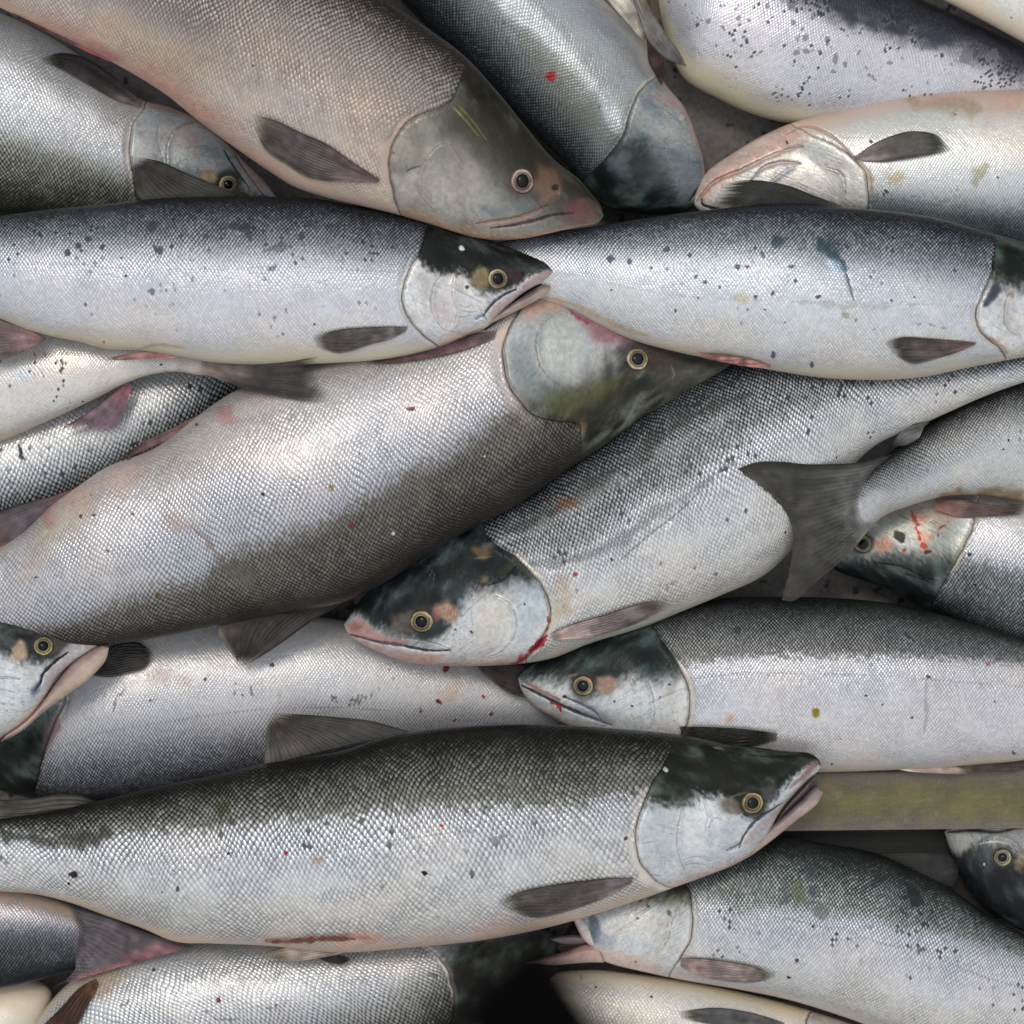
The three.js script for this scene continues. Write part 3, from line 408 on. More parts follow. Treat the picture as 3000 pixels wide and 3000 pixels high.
const F7 = salmon('F7', 'pink-chinned fish at the upper right, belly upward with a small grey fin', {
  D: [2026, 576, 2042, 612, 2120, 640, 2250, 662, 2400, 690, 2600, 730, 2800, 760, 3000, 772, 3200, 740, 3350, 650], V: [2026, 572, 2034, 557, 2078, 497, 2155, 444, 2233, 398, 2336, 355, 2440, 328, 2543, 303, 2673, 283, 2828, 270, 3000, 264, 3200, 270, 3350, 300], E: [3430, 470], h: [190, 190, 190], tk: 0.45,
  gill: [2320, 365, 2378, 399, 2445, 424, 2497, 461, 2533, 502, 2545, 564, 2540, 620, 2530, 680], bk: [2545, 575, 2640, 582, 2725, 590, 2850, 600, 3000, 606], hd: [2030, 600, 2200, 560, 2400, 600, 2540, 620],
  p: { sp: 9, fl1: [201, 205, 207], fl2: [206, 205, 199], belly: [200, 178, 166], bellyAt: .8, soft: 40, netHigh: .4, netLow: 0.10, back: [46, 56, 61], dot: [120, 130, 134], ht: [31, 33, 33], hc: [215, 213, 209], hc2: [192, 191, 188], throat: [206, 170, 156], memW: 20, mem: [212, 196, 178], warm: .1 },
  marks: [{ area: [2040, 555, 2100, 495, 2200, 435, 2320, 375, 2370, 400, 2300, 440, 2180, 490, 2090, 560, 2050, 590], soft: 22, col: [200, 162, 148], a: .75, rag: .4 }, ...crease([2042, 590, 2090, 535, 2180, 495, 2290, 445, 2350, 430], 7, [190, 134, 122], .4), ...crease([2200, 530, 2240, 490, 2310, 475, 2345, 480], 6, [180, 128, 122], .4), ...bone([2255, 535, 2300, 500, 2345, 478], .5), { line: [2250, 548, 2330, 490], w: 9, col: [132, 142, 156], a: .6 }, ...bone([2420, 490, 2465, 510, 2475, 560, 2460, 600], .35), ...crease([2300, 395, 2360, 370, 2440, 400, 2500, 462], 4, [184, 130, 116], .5), { line: [2545, 480, 2555, 520, 2548, 570], w: 9, col: [150, 112, 84], a: .45, rag: .9 }, blush([2860, 300, 3000, 280, 3000, 330, 2880, 345], 40, .5, [198, 138, 124]), { area: [2660, 290, 2760, 285, 2860, 300, 2850, 345, 2760, 320, 2690, 320], soft: 20, col: [158, 122, 92], a: .45, rag: 1 }, { area: [2850, 500, 2890, 480, 2880, 520, 2850, 545], soft: 10, col: [120, 116, 80], a: .45, rag: .9 }, { area: [2595, 510, 2640, 500, 2640, 540, 2600, 535], soft: 12, col: [150, 136, 96], a: .5, rag: .9 }, ...dirt([2797, 335, 6, 2600, 560, 6, 2305, 415, 5, 2920, 520, 5, 2590, 570, 4, 2552, 414, 4], [84, 50, 40]), ...crease([2055, 585, 2060, 600, 2110, 615], 5)],
});
const F23 = salmon('F23', 'white belly and tail of a fish at the left, below the upper left fish', {
  V: [-300, 1120, -150, 1312, 0, 1292, 103, 1250, 200, 1206, 300, 1158, 362, 1126, 440, 1098, 518, 1089, 610, 1099], D: [-300, 1115, -150, 935, 0, 930, 150, 950, 310, 985, 450, 1008, 560, 1028, 630, 1048], E: [650, 1076], h: [300, 310, 360, 440], tk: 0.36,
  p: { bt: .05, fl1: [209, 209, 210], fl2: [208, 206, 203], belly: [206, 186, 160], sp: 10.5, netHigh: .16, netLow: 0.06, bellyAt: .93, memW: 0, lost: .2 },
  marks: [...scrape([170, 1032, 175, 1042, 182, 1032, 187, 1042, 194, 1032, 198, 1040, 100, 1030, 105, 1045, 130, 1035, 136, 1048, 230, 1035, 238, 1048, 110, 1095, 125, 1093, 60, 1080, 62, 1100], [110, 110, 118]), ...dirt([195, 1197, 8, 245, 1176, 4], [50, 26, 44]), { area: [40, 1085, 80, 1090, 90, 1120, 60, 1115], soft: 12, col: [170, 186, 204], a: .5, rag: 1 }, blush([520, 1080, 620, 1090, 600, 1060, 540, 1050], 20, .4, [150, 116, 116])],
});
const F10 = salmon('F10', 'fish coming in from the right edge, grey tail fin spread over the diagonal fish', {
  D: [3450, 1345, 3400, 1230, 3250, 1140, 3100, 1105, 3000, 1112, 2880, 1152, 2776, 1205, 2694, 1255, 2620, 1315, 2570, 1355, 2520, 1395, 2470, 1440], V: [3450, 1350, 3400, 1450, 3250, 1485, 3100, 1478, 3000, 1468, 2900, 1452, 2820, 1450, 2751, 1457, 2647, 1488, 2595, 1509, 2554, 1540, 2520, 1568, 2480, 1580], E: [2445, 1535], h: [240, 250, 290, 390], tk: 0.45,
  bk: [3000, 1215, 2880, 1262, 2776, 1322, 2694, 1372, 2600, 1410, 2540, 1440], p: { sp: 10, back: [27, 28, 28], dot: [160, 164, 168], soft: 50, fl1: [187, 190, 194], fl2: [196, 196, 192], belly: [190, 176, 152], netHigh: .6, netLow: 0.25, dotTop: 0.6, memW: 0 },
  marks: [{ area: [2740, 1462, 2830, 1440, 2900, 1442, 3000, 1436, 3000, 1470, 2850, 1470], soft: 16, col: [122, 92, 56], a: .75, rag: 1 }, { area: [2480, 1500, 2540, 1440, 2580, 1440, 2560, 1510, 2500, 1560], soft: 20, col: [196, 200, 206], a: .6, rag: .8 }, ...dirt([2778, 1398, 4, 2940, 1317, 4, 2955, 1290, 4])],
});
const F16 = salmon('F16', 'open-mouthed fish at the bottom right, mouth gaping toward the left', {
  D: [1688, 2702, 1690, 2672, 1740, 2640, 1850, 2590, 2000, 2520, 2150, 2470, 2285, 2450, 2414, 2470, 2569, 2500, 2673, 2546, 2776, 2598, 2880, 2670, 3000, 2738, 3150, 2840, 3250, 2930], V: [1688, 2702, 1712, 2735, 1724, 2765, 1735, 2798, 1790, 2823, 1880, 2845, 2000, 2870, 2155, 2896, 2310, 2928, 2466, 2976, 2560, 3010, 2700, 3060, 2900, 3100, 3100, 3095], E: [3290, 3010], h: [210, 200, 190, 190], tk: 0.45,
  gill: [1990, 2560, 2021, 2618, 2027, 2669, 2031, 2711, 2018, 2763, 1996, 2800, 1960, 2850], bk: [2031, 2630, 2155, 2666, 2362, 2672, 2518, 2697, 2650, 2722, 2725, 2733, 2880, 2770, 3000, 2806], hd: [1800, 2640, 1900, 2640, 1960, 2640, 2021, 2655], lat: [2031, 2668, 2155, 2676, 2259, 2690, 2414, 2721, 2569, 2757, 2776, 2819, 3000, 2900],
  p: { sp: 10.5, back: [27, 31, 30], dot: [170, 182, 184], soft: 22, fl1: [203, 204, 212], fl2: [206, 204, 200], belly: [204, 188, 170], lost: .12, ht: [60, 63, 49], hc: [210, 211, 211], hc2: [184, 187, 188], throat: [206, 180, 166], memW: 24, mem: [204, 202, 190], dotTop: .45, netHigh: .7, netLow: 0.34 },
  marks: [...bone([1990, 2660, 1968, 2695, 1962, 2725, 1955, 2752, 1930, 2790], .45), { spot: [1932, 2700, 17], col: [168, 146, 146], a: .7 }, { spot: [1931, 2700, 9], col: [206, 198, 196], a: .8 }, { area: [1725, 2670, 1750, 2690, 1760, 2740, 1745, 2765, 1725, 2730], soft: 7, col: [98, 110, 126], a: .8 }, { area: [1760, 2730, 1800, 2750, 1790, 2780, 1750, 2765], soft: 14, col: [140, 150, 166], a: .6 }, { area: [1740, 2775, 1850, 2800, 1960, 2830, 1900, 2840, 1760, 2805], soft: 14, col: [206, 176, 160], a: .6 }, { area: [2320, 2590, 2345, 2575, 2352, 2640, 2330, 2640, 2316, 2610], soft: 8, col: [86, 90, 76], a: .85, rag: .9 }, { area: [2290, 2580, 2305, 2570, 2310, 2640, 2288, 2650], soft: 8, col: [70, 76, 80], a: .7, rag: .9 }, { area: [2370, 2600, 2392, 2595, 2388, 2630, 2372, 2628], soft: 7, col: [62, 68, 78], a: .85, rag: .9 }, { area: [2360, 2540, 2390, 2535, 2386, 2575, 2370, 2580], soft: 8, col: [56, 64, 68], a: .6, rag: 1 }, { area: [2388, 2650, 2430, 2660, 2420, 2690, 2390, 2680], soft: 9, col: [96, 100, 98], a: .8, rag: .9 }, { area: [2655, 2590, 2690, 2610, 2700, 2650, 2680, 2660, 2650, 2630], soft: 10, col: [34, 42, 44], a: .85, rag: 1 }, { spot: [2570, 2575, 15], col: [40, 48, 52], a: .7, rag: 1 }, { spot: [2300, 2670, 10], col: [120, 118, 108], a: .7 }, { spot: [2548, 2716, 9], col: [110, 110, 106], a: .7 }, ...dirt([2337, 2812, 13, 2308, 2864, 6, 2452, 2738, 8, 2148, 2722, 4, 2383, 2715, 4], [36, 26, 40]), { area: [2688, 2778, 2705, 2775, 2712, 2782, 2696, 2790, 2694, 2798, 2687, 2790], soft: 5, col: [88, 84, 88], a: .85 }, ...veins([[2470, 2744, 2490, 2750, 2520, 2748]]), ...dirt([1880, 2640, 5, 1900, 2655, 5, 1850, 2660, 5, 1870, 2690, 4, 1830, 2655, 5, 1860, 2815, 5, 1960, 2675, 8], [96, 92, 80])],
});
const F18 = salmon('F18', 'dark-backed tail end of a fish at the left edge below the long bottom fish', {
  D: [-250, 2745, -150, 2905, 0, 2896, 155, 2860, 235, 2838, 300, 2812, 360, 2792], V: [-250, 2740, -150, 2560, 0, 2585, 100, 2612, 200, 2650, 290, 2694, 360, 2734], E: [400, 2766], h: [210, 220, 230, 240], tk: 0.40, marks: [{ area: [250, 2650, 330, 2700, 420, 2765, 330, 2820, 240, 2850, 225, 2740], soft: 34, col: [86, 80, 90], a: .85, rag: .5 }], bk: [0, 2715, 100, 2718, 200, 2730, 260, 2745],
  p: { sp: 10, back: [24, 27, 30], dot: [140, 146, 150], soft: 40, fl1: [150, 150, 162], fl2: [172, 166, 168], belly: [188, 164, 144], dotTop: 0.4, dotLow: .7, bellyAt: .78, memW: 0, netHigh: .4, netLow: 0.09 },
});
const F12 = salmon('F12', 'silver fish at the right facing left, yellow speck on its pale side', {
  D: [1518, 1984, 1545, 1953, 1595, 1922, 1673, 1882, 1760, 1842, 1828, 1812, 1906, 1788, 2000, 1766, 2150, 1750, 2310, 1748, 2450, 1752, 2600, 1766, 2725, 1792, 2880, 1836, 3000, 1872, 3200, 1940, 3350, 2020], V: [1518, 1988, 1528, 2022, 1560, 2064, 1640, 2114, 1750, 2167, 1900, 2216, 2100, 2248, 2250, 2260, 2404, 2262, 2569, 2257, 2700, 2252, 2850, 2240, 3000, 2226, 3200, 2180, 3350, 2120], E: [3410, 2065], h: [235, 240, 250, 250],
  gill: [1905, 1830, 1941, 1880, 1978, 1935, 2000, 1975, 2018, 2025, 2022, 2070, 2016, 2110, 1996, 2150, 1970, 2200], bk: [2000, 1948, 2259, 1925, 2518, 1923, 2776, 1933, 3000, 1944], hd: [1525, 1990, 1600, 1990, 1660, 2000, 1700, 2040, 1790, 2010, 1854, 1984, 1906, 1988, 1983, 1974, 2000, 1970], lat: [2030, 1985, 2207, 1968, 2518, 1975, 2725, 1996, 3000, 2014],
  p: { sp: 9.6, back: [24, 27, 27], dot: [168, 170, 174], soft: 16, ragged: 8, fl1: [204, 204, 210], fl2: [208, 206, 208], belly: [206, 192, 176], ht: [30, 39, 39], hc: [206, 209, 210], hc2: [184, 189, 192], throat: [196, 152, 142], memW: 26, mem: [206, 198, 182], netHigh: .5, netLow: 0.28, dotTop: 0.8, dotLow: .8, lost: .04 }, eye: [1709, 2009, 29], iris: [204, 190, 140],
  marks: [...socket(1709, 2009, 29, [70, 62, 60]), { area: [1750, 1985, 1790, 1980, 1808, 2005, 1790, 2030, 1752, 2030], soft: 10, col: [158, 132, 116], a: .9 }, { line: [1640, 2000, 1665, 1982, 1690, 1975], w: 7, col: [138, 112, 106], a: .6 }, ...bone([1896, 1992, 1906, 2020, 1914, 2060, 1916, 2095, 1906, 2130], .45), ...bone([1850, 1985, 1858, 2010, 1830, 2035], .3), ...crease([1528, 2008, 1580, 2034, 1647, 2068, 1735, 2104, 1790, 2125], 6), ...crease([1650, 2040, 1700, 2062, 1745, 2088, 1760, 2110], 4, [60, 60, 72], .8), { area: [1690, 2060, 1760, 2085, 1800, 2120, 1760, 2120, 1710, 2090], soft: 12, col: [140, 146, 162], a: .7 }, { line: [1530, 1990, 1570, 2016, 1640, 2050], w: 10, col: [140, 96, 92], a: .7 }, blood([1615, 2062, 1640, 2072, 1642, 2084], 8), { spot: [1655, 2042, 7], col: [120, 30, 30], a: .8 }, ...dirt([1835, 2062, 5, 1960, 2005, 4, 1934, 2040, 4, 1852, 2066, 4, 1800, 2055, 3], [50, 50, 60]), { area: [2380, 2078, 2395, 2074, 2400, 2095, 2390, 2104, 2380, 2092], soft: 5, col: [122, 108, 44], a: .95 }, ...dirt([2534, 2036, 6, 2586, 2065, 5, 2914, 2056, 6, 2674, 2102, 5, 2436, 2240, 4, 2975, 2204, 7, 2465, 2165, 4, 2890, 2130, 4, 2720, 1984, 6], [70, 66, 70]), { line: [2714, 1985, 2712, 2030, 2714, 2100, 2706, 2150], w: 9, col: [150, 148, 152], a: .6 }, { area: [2130, 2090, 2150, 2095, 2146, 2120, 2125, 2120], soft: 10, col: [180, 140, 112], a: .5 }, { spot: [2895, 1944, 8], col: [120, 60, 70], a: .5 }, { spot: [2165, 1845, 10], col: [34, 36, 44], a: .6, rag: 1 }, ...scrape([2640, 1850, 2670, 1870, 2655, 1862, 2680, 1880], [34, 36, 46])],
});
const F9 = salmon('F9', 'silver fish lying diagonally through the centre right, blood streak behind its gill', {
  D: [1008, 1828, 1040, 1778, 1110, 1700, 1230, 1602, 1345, 1528, 1500, 1440, 1650, 1335, 1770, 1250, 1870, 1180, 2000, 1100, 2155, 1036, 2300, 1012, 2480, 1006, 2700, 1020, 2880, 1030, 3000, 1028, 3150, 1020], V: [1008, 1832, 1016, 1850, 1052, 1881, 1129, 1917, 1207, 1943, 1362, 1951, 1518, 1945, 1621, 1927, 1725, 1886, 1880, 1838, 2000, 1790, 2104, 1747, 2233, 1688, 2310, 1620, 2400, 1500, 2492, 1372, 2569, 1302, 2694, 1246, 2776, 1209, 2880, 1163, 3000, 1120, 3150, 1080], E: [3210, 1050], h: [290, 310, 320, 350, 370], tk: 0.45,
  gill: [1420, 1570, 1466, 1606, 1518, 1640, 1559, 1682, 1595, 1730, 1611, 1776, 1612, 1818, 1597, 1856, 1572, 1890, 1540, 1930], bk: [1518, 1633, 1600, 1622, 1673, 1606, 1776, 1558, 1880, 1475, 2000, 1410, 2104, 1330, 2259, 1250, 2466, 1160, 2673, 1120], hd: [1030, 1800, 1090, 1838, 1155, 1862, 1240, 1872, 1290, 1856, 1342, 1797, 1362, 1745, 1440, 1730, 1507, 1709, 1590, 1722],
  p: { sp: 13, back: [25, 28, 31], dot: [178, 184, 190], soft: 22, ragged: 24, fl1: [205, 207, 211], fl2: [210, 208, 204], belly: [202, 194, 176], ht: [34, 40, 42], hc: [206, 207, 208], hc2: [185, 189, 193], throat: [204, 176, 160], memW: 30, mem: [206, 198, 180], dotTop: 0.75, dotLow: .95, netHigh: .75, netLow: 0.34, lost: .12, bellyAt: .93 }, eye: [1236, 1820, 32], iris: [206, 186, 132],
  marks: [...socket(1236, 1820, 32, [62, 58, 54]), { area: [1275, 1770, 1315, 1765, 1340, 1790, 1330, 1815, 1300, 1815, 1275, 1795], soft: 12, col: [176, 146, 122], a: .9, rag: .5 }, { area: [1262, 1780, 1280, 1775, 1290, 1815, 1272, 1820], soft: 8, col: [150, 96, 100], a: .6 }, { spot: [1236, 1792, 9], col: [110, 24, 30], a: .7 }, { area: [1150, 1800, 1200, 1795, 1200, 1850, 1150, 1850], soft: 14, col: [108, 96, 88], a: .7, rag: .7 }, { area: [1225, 1850, 1320, 1830, 1280, 1865, 1230, 1872], soft: 9, col: [36, 48, 50], a: .9 },
    ...bone([1450, 1745, 1492, 1770, 1512, 1818, 1505, 1864, 1466, 1911, 1430, 1925], .5), ...bone([1385, 1755, 1380, 1800, 1385, 1850, 1380, 1890], .22), { area: [1505, 1715, 1570, 1712, 1590, 1760, 1592, 1810, 1560, 1850, 1525, 1870, 1518, 1800], soft: 20, col: [178, 194, 206], a: .55, rag: .8 }, { spot: [1537, 1769, 5], col: [40, 40, 50], a: .9 }, { area: [1395, 1770, 1470, 1780, 1500, 1830, 1470, 1900, 1400, 1900], soft: 24, col: [206, 200, 190], a: .4 },
    ...crease([1018, 1858, 1060, 1868, 1104, 1880, 1171, 1890, 1259, 1906, 1320, 1905], 5), ...bone([1150, 1866, 1230, 1876, 1290, 1890, 1320, 1903], .45), { area: [1010, 1830, 1060, 1815, 1090, 1840, 1130, 1865, 1200, 1880, 1180, 1890, 1090, 1875, 1030, 1858], soft: 10, col: [176, 128, 122], a: .75 }, { area: [1018, 1830, 1040, 1822, 1062, 1838, 1045, 1850], soft: 12, col: [146, 84, 84], a: .5 }, { area: [1020, 1862, 1100, 1890, 1220, 1912, 1300, 1920, 1260, 1940, 1130, 1914, 1050, 1882], soft: 10, col: [202, 160, 148], a: .7 },
    { line: [1560, 1652, 1680, 1640, 1800, 1590, 1920, 1510, 2040, 1430, 2150, 1350], w: 26, col: [96, 100, 104], a: .5, rag: .7 }, { line: [1480, 1560, 1620, 1500, 1760, 1410, 1900, 1310, 2040, 1210, 2200, 1150], w: 34, col: [50, 52, 50], a: .5, rag: .7 }, { line: [1420, 1600, 1560, 1560, 1700, 1470, 1860, 1380, 2000, 1290, 2160, 1200], w: 26, col: [150, 154, 158], a: .35, rag: .8 },
    blood([1602, 1862, 1580, 1885, 1560, 1900, 1545, 1920, 1528, 1936, 1500, 1945], 13), blood([1560, 1892, 1585, 1888, 1604, 1876], 7), blood([1605, 1805, 1608, 1830, 1600, 1850], 6, .6), { area: [1636, 1690, 1662, 1695, 1665, 1790, 1640, 1800, 1636, 1740], soft: 16, col: [172, 146, 112], a: .4, rag: .9 }, { spot: [1685, 1682, 7], col: [150, 46, 44], a: .8 }, { area: [1620, 1470, 1680, 1465, 1690, 1480, 1650, 1490, 1625, 1500], soft: 14, col: [96, 58, 36], a: .7, rag: 1 }, { area: [1385, 1605, 1430, 1600, 1440, 1625, 1400, 1640], soft: 10, col: [110, 92, 66], a: .8, rag: .6 }, { line: [1390, 1636, 1440, 1630], w: 6, col: [140, 120, 100], a: .5 }, ...crease([1430, 1715, 1480, 1695, 1510, 1660], 4, [24, 34, 34], .7), { area: [1460, 1670, 1500, 1650, 1510, 1660, 1470, 1690], soft: 8, col: [52, 66, 40], a: .6 }, { area: [1410, 1690, 1430, 1688, 1430, 1705, 1412, 1706], soft: 7, col: [150, 130, 100], a: .6 }, ...crease([1235, 1655, 1262, 1670, 1285, 1700], 3, [96, 96, 90], .5),
    ...dirt([1332, 1845, 6, 1330, 1858, 4, 1382, 1852, 4, 1790, 1640, 4, 2300, 1560, 3, 2420, 1380, 3, 2450, 1340, 4, 1970, 1540, 7], [44, 40, 44]), { spot: [2290, 1255, 9], col: [150, 70, 40], a: .6, rag: .9 }, ...crease([1820, 1640, 1900, 1570, 1990, 1500, 2050, 1440], 3, [140, 140, 146], .35), ...[0, 1, 2, 3, 4].map((q) => ({ line: [1306 + q * 9, 1772 + q * 3, 1300 + q * 9, 1808], w: 2.6, col: [122, 92, 80], a: .5 }))],
});
const F8 = salmon('F8', 'large blushed fish lying diagonally across the left, belly toward the upper left', {
  D: [2190, 1078, 2080, 1125, 1990, 1166, 1880, 1226, 1792, 1292, 1673, 1369, 1518, 1477, 1362, 1560, 1248, 1627, 1130, 1705, 1000, 1766, 828, 1796, 751, 1811, 621, 1840, 466, 1869, 310, 1890, 150, 1902, 0, 1895, -150, 1860], V: [2190, 1074, 2080, 1028, 1990, 996, 1900, 955, 1828, 925, 1740, 896, 1668, 876, 1600, 864, 1540, 868, 1450, 900, 1350, 932, 1250, 968, 1150, 1004, 1000, 1046, 850, 1087, 700, 1140, 621, 1188, 455, 1312, 310, 1370, 228, 1426, 155, 1478, 78, 1550, 0, 1600, -150, 1650], E: [-260, 1760], h: [380, 400, 410, 390, 340], tk: 0.40,
  gill: [1545, 880, 1522, 912, 1492, 964, 1476, 1016, 1474, 1068, 1490, 1125, 1526, 1181, 1578, 1223, 1647, 1236, 1700, 1240], bk: [0, 1845, 150, 1825, 290, 1797, 388, 1752, 492, 1720, 585, 1690, 647, 1640, 776, 1600, 1000, 1500, 1155, 1408, 1311, 1330, 1400, 1262, 1492, 1205], hd: [1500, 1165, 1560, 1150, 1640, 1145, 1760, 1110, 1800, 1085, 1780, 1040, 1830, 1000, 1900, 985, 2000, 1010],
  p: { sp: 13.6, back: [46, 44, 41], dot: [178, 174, 170], soft: 34, ragged: 22, fl1: [192, 192, 198], fl2: [204, 200, 199], belly: [206, 178, 164], ht: [56, 56, 49], hc: [181, 184, 186], hc2: [145, 150, 150], throat: [196, 160, 152], netHigh: .72, netLow: 0.36, dotTop: 0.4, dotLow: .6, memW: 48, mem: [210, 194, 184], bellyAt: .95, metal: .42, lost: .02, warm: .12, hsoft: 34 }, eye: [1866, 1053, 31], iris: [214, 192, 150],
  marks: [...socket(1866, 1053, 31, [58, 54, 54]), { area: [1800, 1030, 1840, 1008, 1900, 1005, 1980, 1030, 1990, 1080, 1930, 1100, 1900, 1060, 1860, 1020, 1810, 1045], soft: 14, col: [70, 60, 58], a: .8, rag: .4 }, ...bone([1620, 925, 1585, 955, 1573, 990, 1572, 1020, 1585, 1070, 1620, 1115, 1680, 1140, 1720, 1135], .5),  { area: [1585, 960, 1640, 935, 1700, 950, 1705, 1050, 1690, 1125, 1640, 1110, 1595, 1060], soft: 22, col: [186, 190, 184], a: .6 }, { area: [1560, 1150, 1640, 1150, 1740, 1130, 1830, 1110, 1800, 1150, 1720, 1200, 1640, 1225, 1590, 1200], soft: 30, col: [84, 86, 50], a: .55, rag: .8 }, { area: [1480, 1040, 1530, 1000, 1560, 1080, 1600, 1150, 1540, 1170, 1500, 1110], soft: 20, col: [132, 142, 148], a: .5, rag: .6 }, { area: [1668, 885, 1760, 905, 1830, 945, 1880, 985, 1840, 1000, 1780, 1005, 1730, 985, 1690, 930], soft: 20, col: [142, 88, 98], a: .65, rag: .6 }, blood([1660, 905, 1690, 925, 1720, 945], 10, .5), { area: [1520, 895, 1600, 875, 1650, 895, 1600, 920, 1545, 935], soft: 22, col: [206, 166, 148], a: .7 }, { area: [1900, 1090, 2000, 1060, 2180, 1075, 2080, 1120, 1960, 1170], soft: 20, col: [74, 74, 66], a: .6 }, { line: [1965, 1070, 1975, 1095, 1970, 1110], w: 5, col: [130, 116, 100], a: .6 },
    blush([640, 1195, 720, 1160, 800, 1130, 790, 1170, 700, 1220, 640, 1250], 40, .5, [206, 150, 140]), { area: [636, 1200, 690, 1180, 700, 1200, 660, 1222], soft: 22, col: [184, 110, 114], a: .42, rag: 1.4 }, blush([230, 1435, 310, 1380, 450, 1330, 420, 1380, 300, 1440, 230, 1500], 30, .5, [204, 140, 118]), blush([60, 1620, 160, 1510, 240, 1480, 260, 1520, 150, 1600, 60, 1680], 22, .6, [190, 170, 142]), blush([120, 1490, 200, 1470, 180, 1500, 130, 1540], 18, .6, [180, 90, 84]), { line: [560, 1545, 600, 1580, 630, 1620, 650, 1645], w: 12, col: [112, 102, 92], a: .5, rag: .7, bu: -1 }, { area: [480, 1510, 530, 1515, 560, 1550, 530, 1560, 490, 1540], soft: 22, col: [146, 124, 114], a: .45, rag: .9 }, { area: [640, 1650, 700, 1650, 745, 1680, 740, 1720, 700, 1700, 650, 1670], soft: 14, col: [92, 90, 84], a: .9, rag: .6, bu: -1 }, { spot: [770, 1450, 6], col: [30, 26, 30], a: .9 }, { spot: [1024, 1543, 13], col: [108, 40, 34], a: .8, rag: .9 }, { spot: [1203, 1200, 9], col: [70, 40, 40], a: .8, rag: 1 }, { spot: [1419, 1337, 7], col: [226, 226, 214], a: .95 }, { spot: [1151, 1562, 6], col: [206, 206, 200], a: .8 }, { spot: [970, 1430, 10], col: [110, 86, 50], a: .6, rag: 1 }, ...dirt([268, 1450, 5, 240, 1512, 8, 275, 1508, 6, 390, 1505, 5, 345, 1490, 5, 318, 1612, 4, 105, 1690, 4, 575, 1243, 6, 380, 1342, 5, 1052, 1330, 4, 460, 1745, 8], [84, 66, 50]), { area: [1690, 1240, 1720, 1240, 1715, 1262, 1690, 1260], soft: 8, col: [120, 90, 62], a: .5 }],
});
const F13 = salmon('F13', 'fish head poking in at the left edge, pale cream lower jaw, dark crown', {
  D: [309, 1864, 296, 1848, 240, 1834, 155, 1821, 0, 1813, -150, 1820, -300, 1850], V: [309, 1866, 300, 1880, 255, 1911, 207, 1943, 165, 1988, 132, 2042, 90, 2098, 0, 2165, -150, 2235, -300, 2262], E: [-410, 2060], h: [400, 400, 400], tk: 0.38, gill: [-140, 1830, -100, 1950, -110, 2080, -140, 2220],
  hd: [290, 1870, 235, 1890, 185, 1920, 130, 1940, 60, 1935, 20, 1925, 0, 1905, -80, 1890], p: { ht: [30, 33, 33], hc: [209, 213, 217], hc2: [191, 197, 203], throat: [206, 186, 172], hsoft: 12 }, eye: [127, 1893, 27], iris: [192, 178, 110],
  marks: [...socket(127, 1893, 27, [64, 62, 60]), { area: [35, 1900, 60, 1875, 75, 1890, 75, 1930, 40, 1930], soft: 9, col: [172, 150, 128], a: .95 }, { area: [150, 1860, 200, 1870, 190, 1915, 150, 1930], soft: 12, col: [72, 64, 66], a: .7 }, { area: [200, 1885, 260, 1868, 305, 1858, 300, 1880, 230, 1915, 150, 1995, 130, 2020, 130, 1985, 160, 1935], soft: 8, col: [186, 178, 180], a: .75 }, { area: [270, 1855, 305, 1858, 300, 1876, 250, 1900], soft: 8, col: [160, 120, 122], a: .6 }, ...crease([199, 1911, 165, 1936, 124, 1978, 118, 2000, 104, 2022], 5, [24, 24, 32], .95), { area: [88, 2020, 112, 2000, 118, 2020, 95, 2042], soft: 8, col: [90, 100, 126], a: .8 }, ...crease([-20, 1990, 20, 1985, 60, 1990], 3, [150, 160, 176], .3), ...dirt([66, 2055, 5, 20, 2080, 3], [110, 114, 126])],
});
